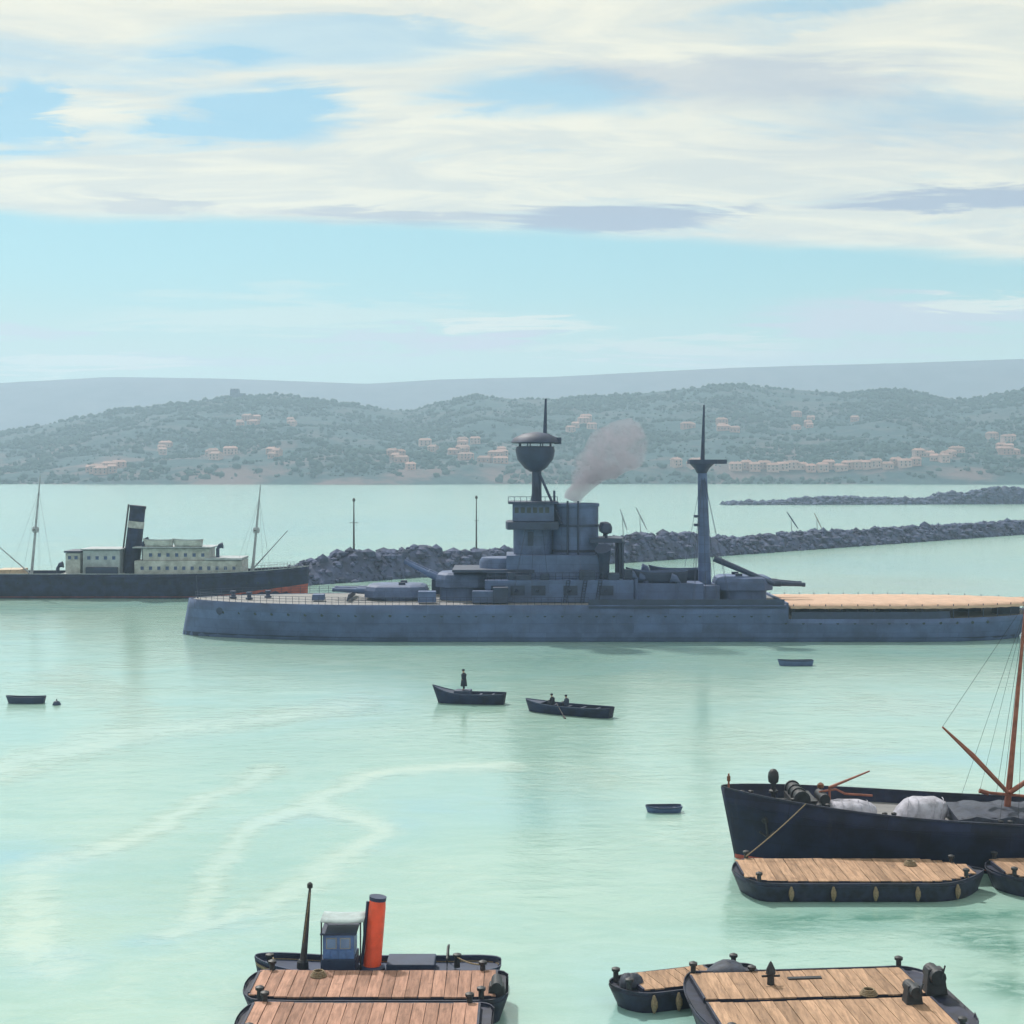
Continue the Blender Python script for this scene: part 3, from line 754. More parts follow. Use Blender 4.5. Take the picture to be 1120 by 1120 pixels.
    top = MB().box((bx(583), 0, 17.0), (bx(606) - bx(561), 6.6, 2.4)).build('upper_bridge', NAVY_L, t, bevel=.06)
    src = None
    for k in range(6):
        p = (bx(565 + k * 6.6), -3.31, 17.35)
        if src is None:
            src = MB().box((0, 0, 0), (.55, .08, .75)).build('window', GLASS, top); src.location = p
        else: inst(src, top, p)
    MB().box((bx(583), 0, 18.35), (bx(610) - bx(556), 7.8, .3)).build('bridge_roof', NAVY_D, t)
    mb = MB()
    for k in range(9): mb.tube([(bx(556 + k * 6.6), -3.8, 18.4), (bx(556 + k * 6.6), -3.8, 19.2)], .04, 4)
    mb.tube([(bx(556), -3.8, 19.2), (bx(609), -3.8, 19.2)], .04, 4).build('bridge_rail', NAVY_D, t)
    # broad flat-sided funnel
    fx = bx(629); fr = (bx(654) - bx(603)) / 2
    fn = MB().lathe([(1.06, 7.5), (1.03, 9), (1.0, 9.2), (1.0, 17.7), (1.04, 17.8), (1.04, 18.2), (.97, 18.25), (.9, 17.2), (.1, 17.0)], (fx, 0, 0), 32, fr, 2.5).build('funnel', NAVY, t, smooth=True)
    for z in (11.5, 15.0): MB().lathe([(1.0, z), (1.03, z + .05), (1.03, z + .28), (1.0, z + .33)], (fx, 0, 0), 32, fr, 2.5).build('funnel_band', NAVY_D, fn, smooth=True)
    for xo in (-.35, .1): MB().tube([(fx + xo * fr, -2.62, 9), (fx + xo * fr, -2.62, 18.6)], .14, 6).build('steam_pipe', NAVY_D, fn)
    MB().tube([(bx(606), -1.2, 18.3), (bx(606), -1.2, 20.0)], .16, 6).build('voice_pipe', NAVY_D, t)
    # after searchlight platform and its tall cowl
    sp_ = MB().prism([(bx(644), -3.8), (bx(678), -3.8), (bx(682), 0), (bx(678), 3.8), (bx(644), 3.8)], 12.9, 13.5).build('searchlight_platform', NAVY_D, t)
    for px in (676, 679):
        for yy in (-3.2, 3.2): MB().tube([(bx(px), yy, 8.0), (bx(px), yy, 13.0)], .22, 6).build('strut', NAVY_D, sp_)
    for yy in (-2.2, 2.0):
        MB().lathe([(.2, 13.5), (.2, 14.0), (.75, 14.2), (.85, 14.9), (.6, 15.5), (.1, 15.6)], (bx(662), yy, 0), 12).build('searchlight', NAVY_D, sp_, smooth=True)
    cw = MB().tube([(bx(659), -4.6, 5.2), (bx(659), -4.6, 10.0), (bx(658.4), -4.8, 11.4), (bx(657), -5.3, 12.2)], [.62, .68, .95, 1.15], 14).build('cowl_ventilator', NAVY_D, t, smooth=True)
    for px, yy, hh_ in ((692, -4.5, 3.0), (704, -3.6, 2.6), (712, 3.8, 3.2), (738, -4.4, 2.4)):
        MB().tube([(bx(px), yy, 5.1), (bx(px), yy, 5.1 + hh_), (bx(px) - .4, yy, 5.6 + hh_), (bx(px) - 1.0, yy, 5.75 + hh_)], [.4, .42, .55, .7], 10).build('cowl_ventilator', NAVY, t, smooth=True)
    MB().box((bx(728), 0, 6.2), (bx(764) - bx(690), 9.5, 2.4)).build('boat_deck', NAVY, t, bevel=.08)
    MB().box((bx(772), 0, 6.0), (3.0, 7.0, 2.0)).build('after_house', NAVY_L, t, bevel=.08)
    H.strip('deck_shadow_netting', NAVY_D, t, lambda q: zd(q) - .05, lambda q: zd(q) + .75, .02, bx(640) / L, brk - .004, 40, both=False)  # dark netting strip added on the near side for the same deck-edge shadow
    # foremast with the bowl-shaped spotting top
    fmx = bx(587)
    fm = MB().tube([(fmx, 0, 15.7), (fmx, 0, 24.2)], [.75, .62], 14).build('foremast', NAVY_D, t, smooth=True)
    for sy in (-1, 1): MB().tube([(fmx + 3.4, sy * 2.4, 15.5), (fmx + .1, sy * .3, 23.0)], .18, 8).build('tripod_leg', NAVY_D, fm)
    MB().lathe([(.7, 22.6), (1.5, 23.1), (2.5, 24.3), (2.75, 25.5), (2.6, 26.1), (2.3, 26.15), (2.3, 25.4), (.2, 25.3)], (fmx - .2, 0, 0), 24).build('spotting_top', NAVY_D, fm, smooth=True)
    for k in range(8):
        a = k * math.pi / 4 + .3
        MB().tube([(fmx - .2 + 2.3 * math.cos(a), 2.3 * math.sin(a), 26.1), (fmx - .2 + 2.3 * math.cos(a), 2.3 * math.sin(a), 26.7)], .09, 5).build('top_post', NAVY_D, fm)
    MB().lathe([(3.2, 26.55), (3.5, 26.7), (3.1, 27.3), (1.8, 27.9), (.3, 28.15)], (fmx - .1, 0, 0), 24).build('top_roof', NAVY_D, fm, smooth=True)
    MB().box((fmx + 2.9, -.6, 26.9), (1.0, 1.4, .9)).build('range_finder', NAVY_D, fm)
    MB().tube([(bx(596), 0, 27.6), (bx(597), 0, bz(436))], [.3, .14], 8).build('topmast', NAVY_D, fm)
    MB().tube([(bx(597), -3.2, 29.2), (bx(597), 3.2, 29.2)], .09, 6).build('yard', NAVY_D, fm)
    # main mast
    mx = bx(770)
    mm = MB().tube([(mx + .15, 0, 5.0), (mx - .1, 0, 16), (mx - .25, 0, 23.9)], [.95, .78, .62], 14).build('mainmast', NAVY, t, smooth=True)
    MB().prism([(bx(753), -1.5), (bx(783), -1.5), (bx(795), 0), (bx(783), 1.5), (bx(753), 1.5)], 23.7, 24.3).build('mast_platform', NAVY_D, mm)
    MB().lathe([(.7, 22.4), (1.0, 23.0), (1.7, 23.7)], (mx - .3, 0, 0), 14).build('platform_bracket', NAVY_D, mm, smooth=True)
    MB().tube([(mx - .2, 0, 24.2), (mx, 0, bz(443))], [.3, .12], 8).build('topmast', NAVY_D, mm)
    MB().tube([(bx(780), -1.0, 10.6), (bx(843), -3.0, 7.2)], [.45, .3], 8).build('boat_derrick', NAVY_D, mm)
    for z in (15.2, 16.4): MB().box((mx - .8, 0, z), (1.2, 1.0, .35)).build('mast_step', NAVY_D, mm)
    for px, yy, hz2 in ((560, -5.6, 1.0), (572, -6.0, .7), (640, -5.8, 1.3), (668, -5.9, .9), (684, -5.2, 1.4), (595, -5.7, .8)):
        MB().box((bx(px), yy, 8.0 + hz2 / 2), (random.uniform(1.0, 2.2), 1.0, hz2)).build('ready_locker', NAVY_D, t, bevel=.05)
    for px in (616, 634, 650):
        ld = MB()
        for sx in (-.22, .22): ld.tube([(bx(px) + sx, -6.62, 4.9), (bx(px) + sx + .5, -6.55, 8.0)], .05, 4)
        for k in range(9): ld.tube([(bx(px) - .22 + .5 * k / 8, -6.6, 5.0 + k * .37), (bx(px) + .22 + .5 * k / 8, -6.6, 5.0 + k * .37)], .04, 4)
        ld.build('ladder', NAVY_D, t)
    rl = MB()
    for k in range(22): rl.tube([(bx(534) + k * .92, -6.4, 8.0), (bx(534) + k * .92, -6.4, 9.0)], .035, 4)
    for z in (8.5, 9.0): rl.tube([(bx(534), -6.4, z), (bx(534) + 21 * .92, -6.4, z)], .03, 4)
    rl.build('shelter_deck_rail', NAVY_D, t)
    sh = MB()
    for k in range(4):
        for sy in (-1, 1): sh.tube([(mx - .2, 0, 22.8), (mx - 2.4 + k * 1.6, sy * 8.6, 5.0)], .028, 4)
    sh.build('shroud', NAVY_D, t); sh = MB()
    for k in range(3):
        for sy in (-1, 1): sh.tube([(fmx, 0, 22.6), (fmx - 3.0 + k * 2.2, sy * 6.2, 8.1)], .028, 4)
    sh.build('shroud', NAVY_D, t)
    # standing rigging
    mb = MB()
    for a, b_ in (((mx - .2, 0, 23), (bx(790), -8.5, 5.2)), ((mx - .2, 0, 23), (bx(750), -8.5, 5.2)), ((fmx, 0, 22.5), (bx(560), -8, 5.2))):
        mb.tube([a, b_], .03, 4)
    mb.build('rigging', NAVY_D, t)
    # quarterdeck awning on stanchions
    zaw = 4.75; x0, x1 = bx(851), bx(1120); secs = []
    n = 36
    for i in range(n + 1):
        x_ = x0 + (x1 - x0) * i / n; q = min(.99, x_ / L); hb = H.surf(q, 3.1, 1, -.4).y
        sag = .10 * math.sin(i * math.pi / 3.0) ** 2
        row = [(x_, yy * hb, zaw + .45 * (1 - abs(yy)) - sag * (1 - abs(yy) * .3)) for yy in (-1, -.6, -.2, .2, .6, 1)]
        secs.append(row)
    MB().loft(secs, cap=False, closed=False).build('awning', AWN, t, smooth=True, solid=.05)
    vs = []
    for i in range(n + 1):
        x_ = x0 + (x1 - x0) * i / n; q = min(.99, x_ / L); hb = H.surf(q, 3.1, 1, -.38).y
        vs.append([(x_, -hb, zaw), (x_, -hb - .02, zaw - .28 - .07 * (i % 2))])
    MB().loft(vs, cap=False, closed=False).build('awning_valance', AWN, t, solid=.04)
    src = None
    for i in range(16):
        for sy in (-1, 1):
            x_ = x0 + (x1 - x0) * (i + .2) / 16; p = H.surf(min(.98, x_ / L), 3.05, sy, -.45); p.z = 3.0
            if src is None:
                src = MB().tube([(0, 0, 0), (0, 0, 2.0)], .06, 6).build('awning_stanchion', NAVY_D, t); src.location = p
            else: inst(src, t, p)
    H.strip('quarterdeck_screen', NAVY_D, t, lambda q: zd(q) - .05, lambda q: zd(q) + .95, .0, brk + .004, (bx(1018)) / L, 30)
    for px in (885, 930, 985, 1060, 1092): MB().box((bx(px), random.uniform(-4, 3), 3.75), (random.uniform(3, 6), 2.6, 1.5)).build('skylight', NAVY_D, t, bevel=.08)
    MB().tube([(bx(1122), 0, 3.3), (bx(1126), 0, 8.0)], [.08, .05], 6).build('ensign_staff', NAVY_D, t)
    # boats stowed amidships
    return t, bx, Yc
BS, bsx, BSY = battleship()

# ------------------------------------------------------------------ small boats
def small_boat(name, label, cat, loc, rz, L, B, zb, zm, zs, hm, rim, group=None, thwarts=3, pitch=0.0, sw=.5, transom=True, foredeck=0.0):
    t = thing(name, label, cat, loc, rz, group)
    t.rotation_euler = (0, pitch, rz)
    zd = lambda q: zm + (zb - zm) * max(0, 1 - q / .45) ** 2 + (zs - zm) * max(0, (q - .6) / .4) ** 2
    H = Hull(L, B, zd, tb=.42, ts=.3, pw=.7, ps=.6, rake=.35 * zb, srake=.15, wl=.78, stern_w=sw, draft=.3, bowfine=.2)
    H.shell('hull', hm, t, solid=.05)
    H.strip('gunwale', rim, t, lambda q: zd(q) - .07, lambda q: zd(q) + .035, .04, 0, 1, 30)
    H.deck('bottom_boards', rim, t, zm * .62, .12, .97, .04, .04, 20)
    for k in range(thwarts):
        q = .32 + .5 * k / max(1, thwarts - 1); w_ = H.surf(q, zd(q) * .8, 1).y
        MB().box((q * L, 0, zd(q) - .16), (.24, 2 * w_ - .06, .05)).build('thwart', rim, t)
    if foredeck:
        H.deck('foredeck', rim, t, .03, .01, foredeck, .05, .02, 12)
    return t, H, zd
for i, (px, yy, zz_, L_, lab) in enumerate(((716, -3.0, 7.35, 8.5, 'dark ship boat stowed on the boat deck just left of the main mast'),
                                       (742, 2.2, 7.35, 8.0, 'dark ship boat stowed behind the other boat left of the main mast'))):
    small_boat('ship_boat', lab, 'boat', (bsx(px) + BS.location.x - L_ / 2, BSY + yy, zz_ + .25), 0, L_, 2.3, 1.9, 1.35, 1.5, NAVY_D, NAVY, 'boats stowed amidships on the battleship', 3)

# people -------------------------------------------------------------------------
def skin_mesh(name, chains, m, parent, sub=1):
    """chains of (point, radius) joined into one surface; equal points weld"""
    vs, es, rs, key = [], [], [], {}
    for ch in chains:
        prev = None
        for p, r_ in ch:
            k = tuple(round(c, 4) for c in p)
            if k not in key:
                key[k] = len(vs); vs.append(p); rs.append(r_)
            if prev is not None: es.append((prev, key[k]))
            prev = key[k]
    me = bpy.data.meshes.new(name); me.from_pydata(vs, es, []); me.update()
    o = link(name, me, m, parent)
    o.modifiers.new('skin', 'SKIN')
    for i, sv in enumerate(me.skin_vertices[0].data):
        rr = rs[i]; sv.radius = rr if isinstance(rr, tuple) else (rr, rr)
    me.skin_vertices[0].data[0].use_root = True
    o.modifiers['skin'].use_smooth_shade = True
    s = o.modifiers.new('sub', 'SUBSURF'); s.levels = sub; s.render_levels = sub
    return o
def person(label, loc, rz, seated, arms, coat, trousers, group=None, hat=True, oar_hands=None):
    t = thing('person', label, 'person', loc, rz, group)
    hip = .95 if not seated else .16
    P = lambda x, y, z: (x, y, z)
    pel = P(0, 0, hip); ch = P(.02 if not seated else .08, 0, hip + .36); nk = P(ch[0] + .01, 0, hip + .56); hd = P(nk[0] + .03, 0, hip + .72); crown = P(nk[0] + .02, 0, hip + .82)
    body = [[(pel, (.15, .12)), (P((pel[0] + ch[0]) / 2, 0, hip + .18), (.14, .11)), (ch, (.17, .12)), (nk, (.06, .06)), (hd, (.085, .1)), (crown, (.07, .08))]]
    coatc = [[(pel, (.175, .145)), (P((pel[0] + ch[0]) / 2, 0, hip + .18), (.165, .135)), (ch, (.195, .145)), (P(nk[0], 0, hip + .5), (.09, .085))]]
    trc = [[(pel, (.165, .14))]]
    fing = []
    for s in (-1, 1):
        sh = P(ch[0], s * .2, hip + .46); el, ha = arms(s, hip)
        body.append([(ch, (.17, .12)), (sh, .062), (el, .046), (ha, .032)])
        coatc.append([(ch, (.195, .145)), (sh, .085), (el, .066), (tuple(np.array(ha) * .93 + np.array(el) * .07), .055)])
        d = Vector(ha) - Vector(el); d.normalize(); a = Vector((0, 0, 1)).cross(d)
        a = a.normalized() if a.length > .1 else Vector((0, 1, 0)); c = d.cross(a)
        palm = Vector(ha) + d * .06
        body.append([(ha, .032), (tuple(palm), (.04, .018))])
        for k, (off, ln) in enumerate(((-.032, .07), (-.011, .08), (.011, .078), (.032, .06))):
            b0 = palm + a * off + d * .02
            fing.append([(tuple(b0), .009), (tuple(b0 + d * ln * .6), .009), (tuple(b0 + d * ln * .8 - c * ln * .45), .008)])
        th = Vector(ha) + a * .03 + d * .02
        fing.append([(tuple(th), .011), (tuple(th + a * .035 + d * .03), .010), (tuple(th + a * .045 + d * .06), .009)])
        if seated:
            kn, an, to = P(.42, s * .12, hip + .06), P(.46, s * .12, hip - .36 if hip > .4 else -.22), P(.62, s * .13, (hip - .38) if hip > .4 else -.25)
        else:
            kn, an, to = P(.05, s * .11, .5), P(-.01, s * .13, .08), P(.15, s * .15, .03)
        body.append([(pel, (.15, .12)), (P(0.0 if not seated else .05, s * .095, hip - .04), .095), (kn, .062), (an, .045), (to, .038)])
        trc.append([(pel, (.165, .14)), (P(0.0 if not seated else .05, s * .095, hip - .04), .11), (kn, .08), (an, .07)])
    bd = skin_mesh('body', body + fing, SKIN, t)
    skin_mesh('jacket', coatc, coat, t)
    skin_mesh('trousers', trc, trousers, t)
    if not seated:
        MB().lathe([(.36, .35), (.34, .6), (.27, .95), (.25, 1.12), (.29, 1.3), (.27, 1.42), (.12, 1.52)], (0.01, 0, 0), 16, .82, 1.0).build('long_coat', coat, t, smooth=True)
    else:
        MB().lathe([(.30, hip - .12), (.28, hip + .05), (.26, hip + .2), (.28, hip + .38), (.24, hip + .5), (.11, hip + .58)], (0.05, 0, 0), 14, .85, 1.05).build('oilskin_coat', coat, t, smooth=True)
    hx, hz = hd[0], hd[2]
    MB().lathe([(.02, -.05), (.035, 0), (.012, .03)], (hx + .1, 0, hz), 6, .7, .6).build('nose', SKIN, t)
    MB().lathe([(.104, .02), (.112, .06), (.1, .12), (.04, .155), (.01, .16)], (hx - .01, 0, hz), 12, 1, .92).build('hair', HAIR, t, smooth=True)
    for s in (-1, 1):
        MB().lathe([(.004, -.012), (.013, 0), (.004, .012)], (hx + .086, s * .035, hz + .03), 6).build('eye', IRON, t)
        MB().lathe([(.006, -.03), (.018, 0), (.008, .03)], (hx, s * .094, hz), 6).build('ear', SKIN, t)
    MB().box((hx + .09, 0, hz - .055), (.012, .045, .01)).build('mouth', BROWN, t)
    if hat:
        MB().lathe([(.13, .07), (.135, .1), (.12, .17), (.03, .19)], (hx - .005, 0, hz), 14).box((hx + .13, 0, hz + .085), (.12, .16, .015)).build('cap', CLOTH_N, t, smooth=True)
    return t

# launch with a standing figure
Y1 = wy(768); x0 = wx(473, Y1)
l1, H1, z1 = small_boat('launch', 'dark open launch with high bow carrying a standing figure, left of pair', 'boat', (x0, Y1, 0), R(-9), 7.4, 2.2, 1.75, 1.0, 1.05, BLACKH, NAVY_D, 'launches lying off the battleship', 4, foredeck=.3)
MB().box((3.1, 0, .85), (1.6, 1.5, .9)).build('engine_casing', NAVY_D, l1, bevel=.05)
pm = Matrix.Translation((x0, Y1, 0)) @ Matrix.Rotation(R(-9), 4, 'Z')
pp = pm @ Vector((3.2, 0, 1.30))
person('person standing upright in dark clothes on the left launch', tuple(pp), R(170), False, lambda s, h: ((.02, s * .3, h + .2), (.12, s * .27, h - .02)), CLOTH_N, CLOTH_N).scale = (1.12, 1.12, 1.12)
Y2 = wy(777); x2 = wx(575, Y2)
l2, H2, z2 = small_boat('launch', 'dark open launch with two seated figures, right of the pair below the battleship', 'boat', (x2, Y2, 0), R(-29), 9.2, 2.2, 1.15, .85, .95, BLACKH, NAVY_D, 'launches lying off the battleship', 4, foredeck=.2)
pm = Matrix.Translation((x2, Y2, 0)) @ Matrix.Rotation(R(-29), 4, 'Z')
armr = lambda s, h: ((.2, s * .27, h + .22), (.42, s * .2, h + .24))
for k, (q, lab) in enumerate(((1.9, 'person in dark clothes seated forward in the right launch'), (4.4, 'person in dark clothes seated amidships in the right launch'))):
    tt = .32 + .5 * k / 3; 
    p = pm @ Vector((L_ * 0 + (.32 + .5 * (0 if k == 0 else 1) / 3) * 9.2 - (.0), 0, .78))
    person(lab, tuple(p), R(-29 + 180), True, armr, CLOTH_B if k else CLOTH_N, CLOTH_N)

for sd_, lab in ((-1, 'long oar trailing from the near side of the right launch'), (1, 'long oar trailing from the far side of the right launch')):
    q0, q1 = pm @ Vector((3.6, sd_ * .55, 1.06)), pm @ Vector((5.6, sd_ * 2.6, .02))
    ot = thing('oar', lab, 'oar', tuple(q0)); dv = q1 - q0
    MB().tube([(0, 0, 0), tuple(dv)], .04, 6).build('loom', SPAR, ot)
    MB().tube([tuple(dv * .82), tuple(dv * .88), tuple(dv)], [.05, .11, .10], 6).build('blade', SPAR, ot)
# little moored boats and a buoy
def wherry(px, py, L_, lab, rz, hz=.55, m=NAVY, grp='small empty boats at moorings'):
    Y = wy(py); return small_boat('rowing_boat', lab, 'boat', (wx(px, Y) - L_ / 2, Y, 0), rz, L_, 1.25, hz * 1.25, hz, hz * 1.1, m, NAVY_D, grp, 2)
wherry(870, 728, 4.2, 'small slate blue rowing boat close under the quarterdeck of the battleship', R(2), .6, NAVY)
wherry(726, 888, 2.5, 'tiny slate dinghy afloat alone in the open middle water', R(3), .36, NAVY)
wherry(28, 769, 3.9, 'small slate rowing boat afloat near the left edge', R(1), .6, NAVY_D)
Y = wy(771); bt = thing('mooring_buoy', 'small dark mooring buoy beside the rowing boat near the left edge', 'buoy', (wx(62, Y), Y, 0))
MB().lathe([(.05, -.3), (.38, -.15), (.42, .05), (.3, .32), (.1, .42)], n=12).build('float', NAVY_D, bt, smooth=True)
MB().tube([(0, 0, .38), (0, 0, .6)], .05, 6).build('ring_post', IRON, bt)

# sailing boats beyond the mole: slanting lateen yards
def lateen(px, py, ytop, lean, lab, sail):
    Y = wy(py); K = Y / FPX
    t, H_, zd_ = small_boat('sailing_boat', lab, 'sailing boat', (wx(px, Y) - 4, Y, 0), R(random.uniform(-15, 15)), 8.0, 2.4, 1.5, .9, 1.1, NAVY_D, GREYP, 'lateen boats beyond the breakwater', 2)
    ht = wz(ytop, Y)
    MB().tube([(3.4, 0, .2), (3.1, 0, ht * .72)], [.12, .07], 6).build('mast', SPAR, t)
    a, b_ = (3.3 - lean * .5, .1, ht * .98), (3.3 + lean * .7, .1, ht * .30)
    MB().tube([a, b_], [.06, .11], 6).build('lateen_yard', SPAR, t)
    secs = []
    for i in range(7):
        u = i / 6; q = Vector(a).lerp(Vector(b_), u); wd = .22 + .25 * math.sin(u * math.pi)
        secs.append([(q.x + wd * math.cos(k) * .6, q.y + wd * math.sin(k) * .6, q.z - .15 + .1 * math.cos(2 * k)) for k in (0, 1.05, 2.1, 3.14, 4.19, 5.24)])
    MB().loft(secs).build('furled_sail', sail, t, smooth=True)
lateen(869, 586, 559, 3.2, 'sailing boat with slanting dark yard beyond the breakwater, right of the main mast', NAVY_D)
lateen(896, 585, 560, 2.0, 'sailing boat with pale furled sail beside the dark-yarded one beyond the breakwater', SAIL)
lateen(684, 590, 556, 1.8, 'sailing boat behind the breakwater just right of the searchlight platform', GREYP)
lateen(703, 589, 554, 2.8, 'sailing boat behind the breakwater midway between funnel and main mast', GREYP)

# ------------------------------------------------------------------ steamer on the left
def steamer():
    Yc = 276.5; K = FPX / Yc; Lh = 78.0; B = 9.0
    X0 = wx(338, Yc)
    t = thing('steamer', 'black-hulled steamer with pale deckhouses and raked black funnel with white band', 'ship', (X0, Yc, 0), math.pi)
    lx = lambda px: -(wx(px, Yc) - X0)              # metres aft of the stem
    lz = lambda py: CAM_H - (py - HOR) / K
    zd = lambda q: 4.35 + 1.1 * max(0, 1 - q / .35) ** 2 + .5 * max(0, (q - .8) / .2)
    H = Hull(Lh, B, zd, tb=.2, ts=.14, pw=.72, ps=.5, rake=.3, srake=2.0, wl=.93, stern_w=.3, draft=1.6, bowfine=.2)
    H.shell('hull', BLACKH, t, solid=.08)
    H.strip('boot_topping', REDLEAD, t, -.3, lambda q: .35 + 2.0 * max(0, 1 - q / .22), .07)
    H.strip('rubbing_strake', BLACKH, t, lambda q: zd(q) - .75, lambda q: zd(q) - .55, .1)
    H.deck('deck', TEAK, t, .7)
    H.strip('bulwark_cap', GREYP, t, lambda q: zd(q) - .06, lambda q: zd(q) + .05, .05)
    src = None
    for q in np.linspace(.06, .72, 28):
        p = H.surf(q, 2.7, 1, .02)
        if src is None: src = MB().tube([(0, .03, 0), (0, -.03, 0)], .18, 8).build('porthole', GLASS, t); src.location = p
        else: inst(src, t, p)
    def hz(px0, px1, y0, y1, dy, m, name):
        x0, x1 = sorted((lx(px0), lx(px1))); return MB().box(((x0 + x1) / 2, 0, (lz(y0) + lz(y1)) / 2), (x1 - x0, dy, abs(lz(y0) - lz(y1)))).build(name, m, t, bevel=.06)
    def wins(house_, px0, px1, py, n, dy):
        s_ = None
        for k in range(n):
            p = (lx(px0 + (px1 - px0) * (k + .5) / n), dy / 2 + .02, lz(py))
            if s_ is None: s_ = MB().box((0, 0, 0), (.55, .08, .6)).build('window', NAVY, house_); s_.location = p
            else: inst(s_, house_, p)
    a = hz(152, 268, 634, 612, 6.8, WHITE, 'main_deckhouse'); wins(a, 156, 264, 620, 12, 6.8)
    b_ = hz(160, 232, 612, 599, 5.6, WHITE, 'upper_deckhouse'); wins(b_, 164, 230, 606, 7, 5.6)
    hz(150, 236, 598.5, 597, 7.0, GREYP, 'boat_deck')
    hz(228, 268, 611.5, 609, 7.2, GREYP, 'after_awning')
    c = hz(96, 136, 634, 601, 6.4, GREYP, 'forward_deckhouse'); wins(c, 98, 134, 609, 4, 6.4)
    hz(94, 138, 600.5, 599, 7.2, GREYP, 'house_roof')
    d = hz(76, 92, 630, 604, 5.0, WHITE, 'chart_house'); wins(d, 77, 91, 609, 2, 5.0)
    hz(75, 93, 603.5, 601.5, 6.0, NAVY_D, 'chart_house_roof')
    hz(72, 138, 632, 626, 7.4, WHITE, 'bridge_deck')
    hz(100, 134, 634, 619, 7.8, NAVY_D, 'cargo_winch_house')
    hz(0, 26, 633, 622, 5.0, BUFF, 'hatch_cargo'); hz(-60, -8, 634, 618, 6.0, BUFF, 'after_deckhouse')
    fb, ft = Vector((lx(142), 0, lz(634))), Vector((lx(151), 0, lz(553)))
    P = lambda u: fb.lerp(ft, u)
    f = MB().tube([P(0), P(.5), P(.96), P(.965), P(1)], [1.5, 1.42, 1.36, 1.46, 1.46], 20).build('funnel', BLACKH, t, smooth=True)
    MB().tube([P(.70), P(.79)], [1.45, 1.43], 20).build('funnel_band', WHITE, f, smooth=True)
    MB().tube([P(.05) + Vector((1.7, .6, 0)), P(1.02) + Vector((1.55, .6, 0))], .16, 6).build('steam_pipe', SPAR, f)
    for px, px2, yt, yb in ((34, 44, 520, 634), (276, 285, 530, 626)):
        m0, m1 = Vector((lx(px), 0, lz(yb))), Vector((lx(px2), 0, lz(yt)))
        mm = MB().tube([m0, m0.lerp(m1, .6), m1], [.28, .2, .08], 10).build('mast', GREYP, t, smooth=True)
        q = m0.lerp(m1, .48)
        MB().tube([q + Vector((0, -1.6, 0)), q + Vector((0, 1.6, 0))], .12, 6).build('crosstree', SPAR, mm)
        MB().tube([m0 + Vector((-.3, .4, .8)), m0 + Vector((-6.5 if px > 100 else 7, 1.5, 7.5))], [.14, .08], 8).build('derrick', GREYP, mm)
        MB().lathe([(.55, -.5), (.62, .1), (.5, .5)], tuple(q), 8).build('mast_tub', GREYP, mm)
        rg = MB()
        for sx in (-2.6, 2.6):
            for sy in (-3.9, 3.9): rg.tube([m0.lerp(m1, .85), (m0.x + sx, sy, 4.4)], .02, 4)
        rg.build('shroud', SPAR, mm)
    for px, yy in ((178, 2.6), (212, 2.6)):
        pass
    for px, yy, hh_ in ((160, 2.2, 3.0), (240, 1.6, 2.0), (120, -1.8, 1.2), (66, 1.5, 2.2)):
        z0 = lz(612) if px > 150 else lz(634)
        MB().tube([(lx(px), yy, z0 - .5), (lx(px), yy, z0 + hh_), (lx(px) - .4, yy, z0 + hh_ + .5), (lx(px) - .9, yy, z0 + hh_ + .6)], [.3, .32, .45, .6], 10).build('cowl_ventilator', NAVY_D, t, smooth=True)
    H.rail('guard_rail', GREYP, t, .9, .03, .22, 24, .03, 2, 1); H.rail('guard_rail', GREYP, t, .9, .03, .22, 24, .03, 2, -1)
    return t, X0, Yc, lx, lz
ST, STX, STY, slx, slz = steamer()
for px, lab in ((176, 'pale lifeboat on the steamer boat deck next to the funnel'), (208, 'pale lifeboat on the steamer boat deck, farther from the funnel')):
    small_boat('lifeboat', lab, 'lifeboat', (wx(px, STY) - 2.6, STY - 2.6, slz(597) + .28), 0, 5.4, 1.7, 1.15, .9, 1.0, WHITE, GREYP, 'lifeboats of the steamer', 3)

